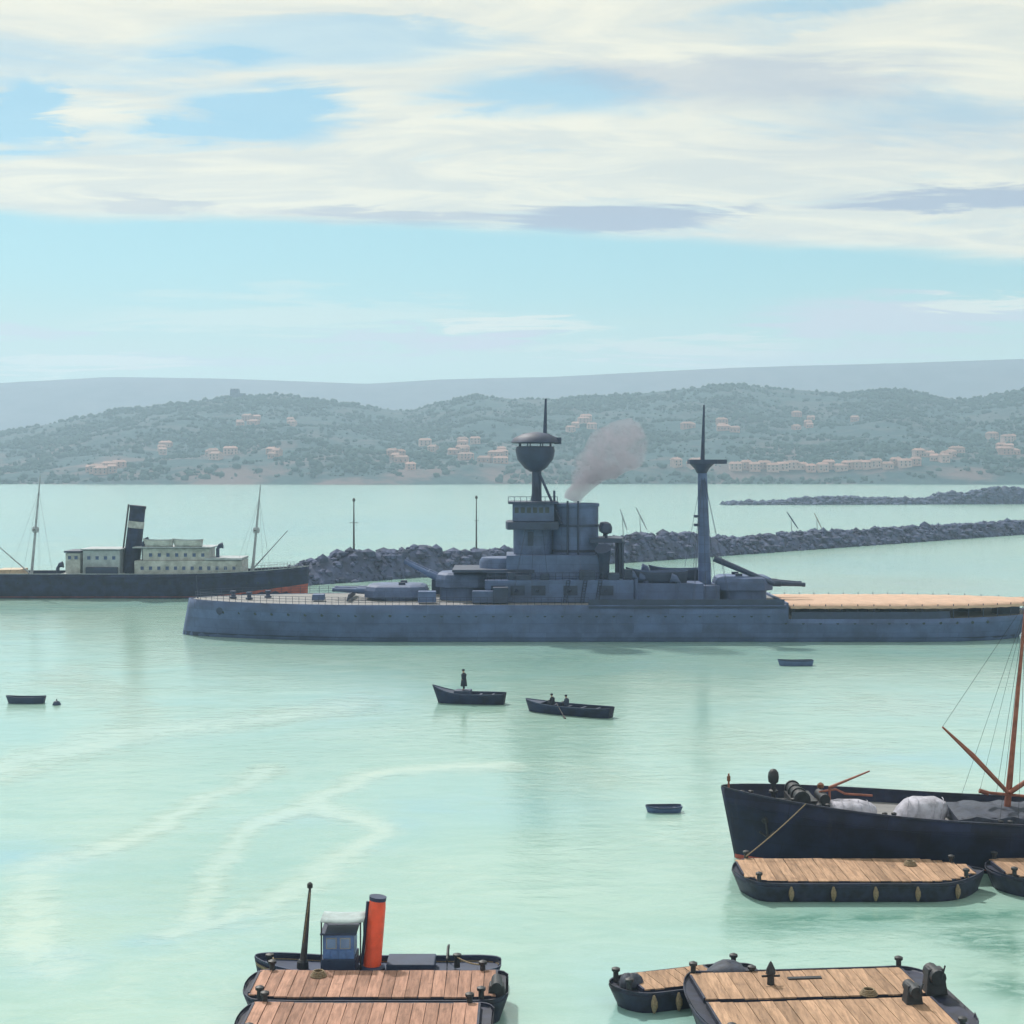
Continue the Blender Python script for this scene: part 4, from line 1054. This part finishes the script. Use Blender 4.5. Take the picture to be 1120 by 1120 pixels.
# ------------------------------------------------------------------ coaster at the right
def coaster():
    Yc = 94.3; K = FPX / Yc; Lh = 44.0; B = 8.2; X0 = wx(789, Yc)
    t = thing('cargo_ship', 'blue black cargo ship with high bow and red brown mast and derricks', 'ship', (X0, Yc, 0))
    cx = lambda px, Y=Yc: wx(px, Y) - X0
    zd = lambda q: 2.75 + 1.55 * max(0, 1 - q / .5) ** 1.7 + .9 * max(0, (q - .75) / .25) ** 2
    H = Hull(Lh, B, zd, tb=.30, ts=.16, pw=.74, ps=.5, rake=.85, srake=1.5, wl=.92, stern_w=.35, draft=1.2, bowfine=.25)
    H.shell('hull', BLUEBLK, t, solid=.1)
    H.strip('bulwark_cap', TARRED, t, lambda q: zd(q) - .05, lambda q: zd(q) + .07, .07)
    H.strip('rubbing_strake', BLUEBLK, t, lambda q: zd(q) - .95, lambda q: zd(q) - .8, .08)
    H.strip('boot_topping', REDLEAD, t, -.3, .25, .08)
    H.deck('deck', TEAK, t, .75)
    dk = lambda x: zd(x / Lh) - .75
    # plate seams
    for i, q in enumerate((.12, .2, .28, .36, .44)):
        mb = MB(); pts = [H.surf(q, z, -1, .012) for z in np.linspace(.3, zd(q) - .1, 6)]
        mb.tube(pts, .022, 4).build('plate_seam', BLUEBLK, t)
    for zf in (.45, .72):
        mb = MB(); mb.tube([H.surf(q, zd(q) * zf, -1, .012) for q in np.linspace(.01, .9, 50)], .02, 4).build('plate_seam', BLUEBLK, t)
    p = H.surf(.05, 2.6, -1, .05)
    MB().tube([p + Vector((0, .15, 0)), p - Vector((0, .08, 0))], .2, 12).build('hawse_pipe', IRON, t)
    MB().tube([p + Vector((.02, -.08, .1)), p + Vector((.12, -.12, -.9))], .07, 6).tube([p + Vector((-.35, -.12, -.65)), p + Vector((.12, -.14, -.98)), p + Vector((.55, -.12, -.62))], .075, 6).build('anchor', IRON, t)
    # foredeck gear
    x = cx(797); MB().tube([(x, 0, zd(.01) - .3), (x, 0, wz(846, Yc))], [.07, .05], 6).build('jackstaff', BROWN, t)
    MB().lathe([(.04, 0), (.11, .08), (.11, .32), (.03, .4)], (x, 0, wz(855, Yc)), 8).build('bow_lamp', RUST, t)
    x = cx(845); z0 = dk(2.9)
    v = MB().tube([(x, -.3, z0), (x, -.3, z0 + .95)], [.14, .13], 10).build('ventilator_stem', IRON, t)
    zb = wz(856, Yc - .3)
    MB().lathe([(.13, -.35), (.17, -.05), (.30, .05), (.34, .35), (.30, .62), (.16, .8), (.03, .84)], (x, -.3, zb), 14).build('ventilator_head', IRON, v, smooth=True)
    MB().tube([(x, -.3, z0), (x, -.3, zb)], .12, 8).build('ventilator_neck', IRON, v)
    MB().lathe([(.28, 0), (.28, .12), (.16, .2), (.16, .3)], (x, -.3, zd(.07) + .05), 10).build('ventilator_collar', IRON, v)
    x = cx(872)
    wd = MB().tube([(x, -1.6, dk(4) + .75), (x, 1.6, dk(4) + .75)], .42, 14).build('windlass', IRON, t, smooth=True)
    for yy in (-1.6, -.5, .5, 1.6): MB().tube([(x, yy - .08, dk(4) + .75), (x, yy + .08, dk(4) + .75)], .5, 16).build('windlass_wheel', IRON, wd)
    MB().box((x + .2, 0, dk(4) + .3), (1.5, 3.0, .65)).build('windlass_bed', IRON, wd)
    for px, yy in ((815, -.5), (858, -1.5), (893, -2.1), (960, -2.9), (1082, -3.1)):
        x = cx(px); bz_ = dk(x)
        bo = MB().box((x, yy, bz_ + .06), (.9, .35, .12)).build('bollard', IRON, t)
        for s in (-.27, .27): MB().lathe([(.11, 0), (.11, .5), (.16, .55), (.16, .66), (.05, .7)], (x + s, yy, bz_ + .1), 10).build('bollard_post', IRON, bo)
    # deck winch with a small red brown derrick
    x = cx(900); z0 = dk(x)
    wn = MB().box((x, .2, z0 + .25), (1.3, 1.6, .5)).build('winch', IRON, t, bevel=.03)
    MB().tube([(x, -.7, z0 + .75), (x, 1.1, z0 + .75)], .32, 12).build('winch_drum', IRON, wn, smooth=True)
    MB().lathe([(.05, -.1), (.2, 0), (.2, .2), (.06, .3)], (x - .1, .2, wz(862, Yc)), 8).build('winch_head', RUST, wn)
    MB().tube([(x - .2, .2, wz(867, Yc)), (cx(915), .2, wz(864, Yc)), (cx(925), .2, wz(869, Yc)), (cx(955), .2, wz(871, Yc))], .07, 6).build('steam_pipe', BROWN, wn)
    MB().tube([(cx(908), .2, wz(862, Yc)), (cx(952), .2, wz(844, Yc))], [.1, .05], 8).build('crane_jib', BROWN, wn)
    MB().tube([(cx(908), .2, z0 + .4), (cx(908), .2, wz(861, Yc))], .08, 6).build('crane_post', BROWN, wn)
    # hatch coaming under the mast
    x0, x1 = cx(1040), cx(1135)
    zc = dk((x0 + x1) / 2)
    MB().box(((x0 + x1) / 2 + 1, 0, zc + .35), (x1 - x0 + 2, 4.4, .8)).build('hatch_coaming', TARRED, t, bevel=.04)
    cov = []
    for i in range(15):
        u = i / 14; cov.append([(x0 - .2 + (x1 - x0 + 2.4) * u, yy * 2.35, zc + .75 + .28 * (1 - abs(yy)) + .10 * math.sin(i * 1.7 + yy * 2)) for yy in (-1, -.7, -.3, 0, .3, .7, 1)] +
                            [(x0 - .2 + (x1 - x0 + 2.4) * u, yy * 2.4, zc + .3) for yy in (1, -1)])
    MB().loft(cov).build('hatch_tarpaulin', DTARP, t, smooth=True)
    # mast, derrick booms, goosenecks
    mbx = cx(1100); foot = Vector((mbx, 0, dk(mbx) - .1)); topm = Vector((cx(1124), 0, wz(640, Yc)))
    ms = MB().tube([foot, foot.lerp(topm, .3), topm], [.22, .16, .07], 12).build('mast', BROWN, t, smooth=True)
    MB().lathe([(.6, 0), (.6, .5), (.4, .65)], tuple(foot), 12).build('mast_house', BROWN, ms)
    g = Vector((cx(1101), -.25, wz(866, Yc)))
    MB().tube([g, Vector((cx(1062), -.3, wz(825, Yc))), Vector((cx(1029), -.35, wz(794, Yc)))], [.13, .16, .06], 10).build('derrick_boom', BROWN, ms, smooth=True)
    MB().tube([g + Vector((.1, 0, 0)), Vector((cx(1150), -.4, wz(833, Yc))), Vector((cx(1195), -.5, wz(806, Yc)))], [.15, .15, .07], 10).build('derrick_boom', BROWN, ms, smooth=True)
    MB().tube([Vector((cx(1072), -.2, wz(865.5, Yc))), Vector((cx(1140), -.2, wz(872, Yc)))], .09, 8).build('boom_crutch', BROWN, ms)
    MB().tube([Vector((cx(1070), -.2, wz(864, Yc))), Vector((cx(1080), -.2, wz(867, Yc)))], .14, 8).build('boom_heel', BROWN, ms)
    MB().tube([Vector((cx(1099), -1.8, dk(mbx) + .2)), Vector((cx(1122), -2.2, dk(mbx) + 1.2))], .13, 8).build('gangway_spar', BROWN, ms)
    rg = MB()
    rg.tube([Vector((cx(1029), -.35, wz(794, Yc))), foot.lerp(topm, .93)], .012, 4); rg.tube([Vector((cx(1195), -.5, wz(806, Yc))), foot.lerp(topm, .93)], .022, 4)
    for sx in (-1.6, -.5, .6):
        for sy in (-1, 1): rg.tube([foot.lerp(topm, .9), (mbx + sx, sy * B * .47, zd(mbx / Lh))], .012, 4)
    rg.build('rigging', IRON, ms)
    # after house out of the frame to the right
    MB().box((34, 0, 3.6), (9, 6, 3.4)).build('after_house', WHITE, t, bevel=.06)
    MB().lathe([(.9, 5), (.85, 9), (.95, 9.05), (.95, 9.5), (.8, 9.5), (.7, 9.0)], (36, 0, 0), 18).build('funnel', BLACKH, t, smooth=True)
    return t, X0, Yc, zd, Lh
CS, CSX, CSY, czd, cL = coaster()
# cargo on deck under pale sheets
def sheeted(px, py, lx_, ly, hz, label, lean):
    Y = CSY - .3; x = wx(px, Y); dz_ = czd((x - CSX) / cL) - .75
    t = thing('sheeted_cargo', label, 'cargo', (x, Y, dz_))
    secs = []; n = 18
    rows = [(1.0, 0), (1.0, .18), (.94, .5), (.8, .8), (.5, .97), (.12, 1.0)]
    for k, z in rows:
        secs.append([(lx_ * k * math.cos(a) * (1 + .06 * math.sin(5 * a + z * 3)) + lean * z, ly * k * math.sin(a) * (1 + .06 * math.cos(4 * a)), hz * z * (1 + .04 * math.sin(3 * a))) for a in [2 * math.pi * i / n for i in range(n)]])
    MB().loft(secs).build('tarpaulin', TARP, t, smooth=True)
    mb = MB()
    for i in range(-2, 3):
        mb.tube([(i * lx_ * .33 + lean * s_[1] * .9, -ly * s_[0] * math.sqrt(max(.05, 1 - (i * .33) ** 2)) * 1.02, hz * s_[1] * 1.01 + .01) for s_ in rows], .025, 5)
    mb.build('lashing', TARP, t)
sheeted(930, 885, 1.6, 1.1, .8, 'low pale mound of sheeted cargo on the foredeck of the cargo ship', -.1)
sheeted(1005, 885, 1.6, 1.15, 1.3, 'taller pale lavender mound of sheeted cargo left of the derrick mast', .35)

# ------------------------------------------------------------------ lighters
def lighter(label, x0, yc, L, B, rz, z=1.0, boardm=BOARD, fields=((-1, 1),), tb=.18, ts=.14, sw=.35, margin=.42, group='timber lighters', bw=.55, u0=.05, u1=.95, pw=.62, coam=.16, ps=.6):
    t = thing('lighter', label, 'barge', (x0, yc, 0), rz, group)
    zd = lambda q: z + .12 * max(0, 1 - q / .25) ** 2 + .1 * max(0, (q - .8) / .2) ** 2
    H = Hull(L, B, zd, tb=tb, ts=ts, pw=pw, ps=ps, rake=.45, srake=.4, wl=.93, stern_w=sw, draft=.6, bowfine=.1)
    H.shell('hull', TARRED, t, solid=.08)
    H.deck('side_deck', TARRED, t, .05, .008, .992, .08, .05)
    H.strip('rubbing_strake', TARRED, t, lambda q: zd(q) - .26, lambda q: zd(q) - .08, .09)
    H.strip('gunwale', TARRED, t, lambda q: zd(q) - .04, lambda q: zd(q) + .10, .05)
    src = None
    nb = int((u1 - u0) * L / bw)
    for f0, f1 in fields:
        rim = MB(); P0, P1 = [], []
        for k in range(nb + 1):
            q = u0 + (u1 - u0) * k / nb; hb = max(.15, H.plan(q) * B / 2 - margin)
            P0.append((q * L, f0 * hb + (.12 if f0 > -1 else 0), zd(q))); P1.append((q * L, f1 * hb - (.12 if f1 < 1 else 0), zd(q)))
        for PP in (P0, P1):
            rim.loft([[(x, y - .05, zz - .04), (x, y + .05, zz - .04), (x, y + .05, zz + coam), (x, y - .05, zz + coam)] for x, y, zz in PP])
        for e in (0, -1):
            a, b_ = P0[e], P1[e]; rim.box(((a[0] + b_[0]) / 2, (a[1] + b_[1]) / 2, a[2] + coam / 2), (.1, abs(b_[1] - a[1]), coam + .06))
        rim.build('coaming', TARRED, t)
        for k in range(nb):
            ya = (P0[k][1] + P0[k + 1][1]) / 2; yb = (P1[k][1] + P1[k + 1][1]) / 2; q = u0 + (u1 - u0) * (k + .5) / nb
            p = (q * L, (ya + yb) / 2, zd(q) + coam - .01 + random.uniform(-.012, .012)); ln = abs(yb - ya) + .1 + random.uniform(-.03, .05)
            if src is None:
                src = MB().box((0, 0, 0), ((u1 - u0) * L / nb - .028, 1.0, .06)).build('hatch_board', boardm, t); src.location = p; src.scale = (1, ln, 1)
            else:
                o = inst(src, t, p, random.uniform(-.006, .006), (1, ln, 1))
    def bollard(q, side, s=1.0):
        p = H.surf(q, zd(q), side, -.22)
        MB().lathe([(.15 * s, 0), (.12 * s, .08), (.12 * s, .4 * s), (.19 * s, .45 * s), (.19 * s, .56 * s), (.05, .62 * s)], tuple(p), 12).build('bollard', IRON, t, smooth=True)
    for q in (.08, .9):
        for s_ in (-1, 1): bollard(q, s_)
    fsrc = None
    for q in np.linspace(.2, .85, 5):
        p = H.surf(q, zd(q) * .55, -1, .16)
        if fsrc is None:
            fsrc = MB().tube([(0, 0, .38), (0, -.04, .1), (0, -.05, -.1), (0, 0, -.38)], [.05, .15, .15, .06], 10).build('fender', ROPE, t, smooth=True); fsrc.location = p
        else: inst(fsrc, t, p)
    return t, H, zd
def mooring_rope(a, b, sag, label):
    a, b = Vector(a), Vector(b); pts = [a.lerp(b, i / 10) - Vector((0, 0, sag * 4 * (i / 10) * (1 - i / 10))) for i in range(11)]
    tag(MB().tube(pts, .035, 6).build('mooring_rope', ROPE), label, 'rope', 'mooring ropes of the lighters')
# two alongside the coaster
Ya = 87.2
c1, cH1, cz1 = lighter('tan-decked lighter with pointed right end lying under the cargo ship bow', wx(801, Ya), Ya, wx(1076, Ya) - wx(801, Ya), 5.3, 0, .95, BOARD2, tb=.10, ts=.26, sw=.03, margin=.3, u0=.03, u1=.95, pw=.7, ps=1.0)
c2, cH2, cz2 = lighter('tan-decked lighter astern of the pointed one, cut by the right edge', wx(1079, 87.6), 87.6, 12.5, 4.6, R(1), .95, BOARD2, tb=.16, ts=.12, margin=.3)
# lower right: broad barge with two hatch fields and a smaller one behind it
Yb = 66.0
bA = (wx(752, 66.5), 66.0); bL = wx(1050, 66) - bA[0]
b1, bH1, bz1 = lighter('broad barge with two tan hatch fields at the lower right', bA[0], bA[1] - .4, bL, 8.2, R(5), 1.0, BOARD2, fields=((-1, -.03), (.05, 1)), tb=.10, ts=.12, sw=.55, margin=.5, u0=.06, u1=.90, pw=.5)
mr = Matrix.Translation((bA[0], bA[1] - .4, 0)) @ Matrix.Rotation(R(5), 4, 'Z')
def loc_on(px, py, z): Y = wy(py, z); return (wx(px, Y), Y, z)
def in_b1(p): return tuple(mr.inverted() @ Vector(p))
# winch blocks and mooring post of the broad barge
p = in_b1(loc_on(843, 1080, 1.05))
po = MB().lathe([(.2, 0), (.17, .12), (.15, .55), (.22, .62), (.2, .8), (.08, 1.05), (.02, 1.15)], p, 10).build('mooring_post', IRON, b1, smooth=True)
MB().tube([(p[0] - .4, p[1], p[2] + .5), (p[0] + .4, p[1], p[2] + .5)], .05, 6).build('cross_pin', IRON, po)
for px, py, s in ((998, 1098, 1.0), (1022, 1086, 1.3)):
    p = in_b1(loc_on(px, py, 1.1))
    wv = MB().box((p[0], p[1], p[2] + .42 * s), (.75 * s, .7, .85 * s), taper=.7).build('winch', IRON, b1, bevel=.04)
    MB().tube([(p[0], p[1] - .55, p[2] + .62 * s), (p[0], p[1] + .55, p[2] + .62 * s)], .26 * s, 12).build('winch_drum', IRON, wv, smooth=True)
    MB().tube([(p[0] + .1, p[1] - .6, p[2] + .62 * s), (p[0] + .25, p[1] - .6, p[2] + 1.05 * s)], .04, 6).build('crank', IRON, wv)
p = in_b1(loc_on(880, 1071, 1.15)); MB().box(p, (1.5, .25, .18)).build('boat_hook_rack', IRON, b1)
# smaller barge behind
sY = 69.6; sx0 = wx(668, 68.2)
s1, sH1, sz1 = lighter('small skewed barge with tan hatch, left of the broad barge', sx0, 68.4, 7.2, 2.7, R(19), .8, BOARD2, tb=.22, ts=.25, sw=.25, margin=.28, u0=.16, u1=.70, bw=.45)
mr2 = Matrix.Translation((sx0, 68.4, 0)) @ Matrix.Rotation(R(19), 4, 'Z')
def heap(parent, c, lx_, ly, hz, m, name, seed):
    secs = []; n = 16
    for k, z in ((1.0, 0), (.97, .3), (.85, .65), (.55, .92), (.1, 1.0)):
        secs.append([(c[0] + lx_ * k * math.cos(a) * (1 + .14 * math.sin(3 * a + seed)), c[1] + ly * k * math.sin(a) * (1 + .12 * math.cos(4 * a + seed)), c[2] + hz * z * (1 + .12 * math.sin(2 * a + seed))) for a in [2 * math.pi * i / n for i in range(n)]])
    return MB().loft(secs).build(name, m, parent, smooth=True)
def own(name, label, cat, mtx, c, *a):
    q = mtx @ Vector(c); t_ = thing(name, label, cat, tuple(q), mtx.to_euler().z)
    heap(t_, (0, 0, 0), *a, DTARP, 'tarpaulin', random.random() * 6); return t_
own('sheeted_heap', 'dark sheeted heap on the right end of the small skewed barge', 'cargo', mr2, (5.75, 0, .80), 1.0, .85, .55)
own('sheeted_heap', 'dark sheeted heap on the left end of the small skewed barge', 'cargo', mr2, (.95, 0, .86), .55, .45, .5)
# lower left: two lighters side by side
Yd = 68.0
d1x = wx(268, Yd); d1L = wx(556, Yd) - d1x
d1, dH1, dz1 = lighter('reddish tan decked lighter lying along the near side of the tug', d1x, Yd, d1L, 3.9, 0, 1.0, BOARD, tb=.07, ts=.08, sw=.6, margin=.28, u0=.035, u1=.955, pw=.5)
d2x = wx(258, 63.6); d2L = wx(540, 63.6) - d2x
d2, dH2, dz2 = lighter('reddish tan decked lighter nearest the viewer, cut by the bottom edge', d2x, 63.75, d2L, 4.2, R(-.6), 1.0, BOARD, tb=.07, ts=.08, sw=.6, margin=.3, u0=.04, u1=.94, pw=.5)
p = (d1L - .5, -1.0, 1.05)
wv = MB().box((p[0], p[1], p[2] + .22), (.8, .9, .5), taper=.75).build('winch', IRON, d1, bevel=.04)
MB().tube([(p[0], p[1] - .6, p[2] + .45), (p[0], p[1] + .6, p[2] + .45)], .24, 12).build('winch_drum', IRON, wv, smooth=True)

# ------------------------------------------------------------------ tug with the orange-red funnel
def tug():
    Yc = 71.35; X0 = wx(279, Yc); L = wx(548, Yc) - X0; B = 2.5
    t = thing('tugboat', 'small black tug with orange red funnel, blue wheelhouse and dark mast', 'tugboat', (X0, Yc, 0))
    tx = lambda px, Y=Yc: wx(px, Y) - X0
    zd = lambda q: .88 + .42 * max(0, 1 - q / .32) ** 1.6 + .12 * max(0, (q - .8) / .2)
    H = Hull(L, B, zd, tb=.26, ts=.2, pw=.6, ps=.55, rake=.25, srake=.5, wl=.9, stern_w=.4, draft=.7, bowfine=.2)
    H.shell('hull', BLACKH, t, solid=.08)
    H.deck('deck', NAVY_D, t, .22)
    H.strip('gunwale', NAVY_D, t, lambda q: zd(q) - .05, lambda q: zd(q) + .06, .06)
    H.strip('rope_fender', ROPE, t, lambda q: zd(q) - .32, lambda q: zd(q) - .18, .12)
    dz_ = .75
    m0, m1 = Vector((tx(331), 0, dz_)), Vector((tx(339), 0, wz(972, Yc)))
    ms = MB().tube([m0, m0.lerp(m1, .5), m1], [.17, .12, .06], 10).build('mast', SPAR, t, smooth=True)
    MB().lathe([(.06, 0), (.13, .05), (.13, .22), (.04, .3)], tuple(m1), 10).build('mast_lamp', IRON, ms)
    MB().tube([m0 + Vector((.05, -.12, 1.2)), m1 - Vector((-.02, .12, .15))], .03, 5).build('halyard', ROPE, ms)
    MB().lathe([(.28, 0), (.26, .3), (.18, .4)], tuple(m0), 10).build('mast_step', IRON, ms)
    # wheelhouse
    xa, xb = tx(355), tx(389); xm = (xa + xb) / 2; wd = xb - xa
    base = MB().box((xm, 0, 1.05), (wd + .15, 1.7, .75)).build('engine_casing', NAVY_D, t, bevel=.04)
    wh = MB().box((xm, 0, 1.95), (wd, 1.45, 1.15)).build('wheelhouse', BLUEP, t, bevel=.03)
    for k in range(2):
        wp = MB().box((xa + wd * (.28 + .44 * k), -.735, 2.12), (wd * .34, .06, .5)).build('window', GREYP, wh)
        MB().box((xa + wd * (.28 + .44 * k), -.765, 2.12), (wd * .27, .03, .4)).build('pane', mat('sky_lit_glass', (0.16, 0.28, 0.5), .08, var=.05), wp)
    for k in range(4):
        MB().box((xa + wd * (k + .5) / 4, -.74, 1.60), (wd / 4 - .03, .04, .38)).build('panel', BLUEP, wh)
    MB().box((xm, 0, 2.56), (wd + .22, 1.75, .09)).build('wheelhouse_roof', NAVY_D, wh, bevel=.02)
    cp = []
    for i in range(7):
        u = i / 6; cp.append([(xa - .1 + (wd + .55) * u, yy, 3.12 + .07 * (1 - (yy / .85) ** 2) - .05 * math.sin(u * math.pi)) for yy in (-.85, -.4, 0, .4, .85)])
    MB().loft(cp, cap=False, closed=False).build('canopy', mat('grey_canopy_canvas', (.36, .44, .46), .85, var=.15, scale=2), t, smooth=True, solid=.03)
    for xx in (xa - .05, xb + .3):
        for yy in (-.8, .8): MB().tube([(xx, yy, .75), (xx, yy, 3.12)], .035, 6).build('canopy_post', IRON, t)
    # funnel, slightly raked
    f0, f1 = Vector((tx(407), 0, .75)), Vector((tx(413), 0, wz(984, Yc)))
    fn = MB().tube([f0, f0.lerp(f1, .06), f0.lerp(f1, .9), f1], [.44, .40, .40, .37], 24).build('funnel', ORANGE, t, smooth=True)
    MB().tube([f1 - Vector((0, 0, .02)), f1 + Vector((.02, 0, .15))], [.385, .40], 24).build('funnel_cap', NAVY_D, fn, smooth=True)
    MB().tube([f0 + Vector((-.46, -.1, .2)), f1 + Vector((-.44, -.1, -.05))], .07, 8).build('steam_pipe', NAVY_D, fn)
    MB().lathe([(.6, .7), (.6, .82), (.46, .9)], (f0.x, 0, 0), 20).build('funnel_base', NAVY_D, fn)
    MB().box((tx(450), 0, .95), (2.2, 1.6, .45)).build('engine_skylight', NAVY_D, t, bevel=.05)
    for px in (295, 500): 
        MB().lathe([(.14, 0), (.12, .45), (.2, .5), (.2, .6), (.05, .65)], (tx(px), 0, .8), 10).build('towing_bitt', IRON, t, smooth=True)
    MB().tube([(tx(490), -1.1, .75), (tx(490), -1.0, 1.5), (tx(490), 0, 1.75), (tx(490), 1.0, 1.5), (tx(490), 1.1, .75)], .05, 8).build('towing_beam', IRON, t)
    src = None
    for q in (.3, .5, .7):
        p = H.surf(q, .4, -1, .14)
        if src is None:
            src = MB().lathe([(.12, -.05), (.3, -.09), (.36, 0), (.3, .09), (.12, .05)], n=16).build('tyre_fender', IRON, t, smooth=True); src.rotation_euler = (R(90), 0, 0); src.location = p
        else:
            o = src.copy(); col.objects.link(o); o.parent = t; o.location = p
    return t
tug()

# ropes between the craft and coils on their decks
mooring_rope((d1x + 1.0, Yd + 1.75, 1.45), (wx(300, 71.35), 71.0, 1.35), .12, 'slack hemp rope tying the near lighter to the tug bow')
mooring_rope((d1x + d1L - 1.1, Yd + 1.7, 1.45), (wx(500, 71.35), 71.2, 1.3), .1, 'slack hemp rope tying the near lighter to the tug stern')
mooring_rope((wx(803, Ya) + .9, Ya + 1.6, 1.45), (CSX + 4.6, CSY - 2.78, 3.86), .1, 'hemp rope from the pointed lighter up to the cargo ship bow')
def coil(label, p, r_):
    t_ = thing('rope_coil', label, 'rope', p, 0, 'rope coils on the barges')
    mb = MB()
    for k in range(4):
        rr = r_ * (1 - .12 * k); mb.tube([(rr * math.cos(a), rr * math.sin(a), .04 + .06 * k) for a in np.linspace(0, 2 * math.pi, 17)], .04, 6)
    mb.build('rope', ROPE, t_)
coil('coil of hemp rope on the left end of the lighter beside the tug', (d1x + 3.1, Yd + .9, 1.19), .34)
coil('coil of hemp rope on the hatch of the broad barge near its winches', loc_on(950, 1088, 1.17), .36)
coil('coil of hemp rope on the hatch of the pointed lighter', (wx(1000, Ya), Ya + .9, 1.13), .34)

# ------------------------------------------------------------------ funnel smoke
def smoke():
    Y = BSY; K = Y / FPX
    path = [(628, 549, 1.1), (632, 538, 1.5), (640, 524, 2.2), (650, 510, 3.0), (664, 497, 3.6), (680, 488, 4.0), (697, 480, 3.2), (706, 474, 1.4)]
    pts = [(wx(px, Y), Y, wz(py, Y)) for px, py, r_ in path]; rr = [r_ for *_, r_ in path]
    P = []; Rr = []
    for i in range(len(pts) - 1):
        for k in range(4):
            u = k / 4; P.append(tuple(np.array(pts[i]) * (1 - u) + np.array(pts[i + 1]) * u)); Rr.append(rr[i] * (1 - u) + rr[i + 1] * u)
    P.append(pts[-1]); Rr.append(rr[-1])
    mb = MB().tube(P, Rr, 14)
    vs = []
    for v in mb.v:
        n_ = mnoise.noise_vector(Vector(v) * .35) * .9; vs.append((v[0] + n_.x, v[1] + n_.y, max(v[2] + n_.z, 18.0)))
    mb.v = vs
    m = bpy.data.materials.new('funnel_smoke'); m.use_nodes = True
    nt = m.node_tree
    for n in list(nt.nodes):
        if n.type != 'OUTPUT_MATERIAL': nt.nodes.remove(n)
    t = NT(nt); pv_ = t.node('ShaderNodeVolumePrincipled')
    pv_.inputs['Color'].default_value = (.56, .52, .62, 1)
    oc = t.node('ShaderNodeNewGeometry').outputs['Position']
    sz_ = t.node('ShaderNodeSeparateXYZ'); t.l.new(oc, sz_.inputs[0])
    d = t.mul(t.ramp(t.noise(oc, .30, 5, .65, 1.2), .34, .64, 0.0, .36), t.ramp(sz_.outputs[2], 18.5, 24.5, 2.6, 0.9))
    t.l.new(d, pv_.inputs['Density']); nt.links.new(pv_.outputs[0], [n for n in nt.nodes if n.type == 'OUTPUT_MATERIAL'][0].inputs['Volume'])
    o = mb.build('funnel_smoke', m); o['kind'] = 'stuff'; tag(o, 'thin mauve grey smoke drifting right from the battleship funnel', 'smoke')
smoke()

# ------------------------------------------------------------------ haze
hm = bpy.data.materials.new('harbour_haze'); hm.use_nodes = True
for n in list(hm.node_tree.nodes):
    if n.type != 'OUTPUT_MATERIAL': hm.node_tree.nodes.remove(n)
pv = hm.node_tree.nodes.new('ShaderNodeVolumePrincipled')
pv.inputs['Color'].default_value = (.62, .80, 1.0, 1)
pv.inputs['Density'].default_value = 0.00021
pv.inputs['Anisotropy'].default_value = 0.3
hm.node_tree.links.new(pv.outputs[0], [n for n in hm.node_tree.nodes if n.type == 'OUTPUT_MATERIAL'][0].inputs['Volume'])
hz_ = MB().box((0, 2690, 186), (6600, 5780, 388)).build('haze', hm)
hz_['kind'] = 'stuff'
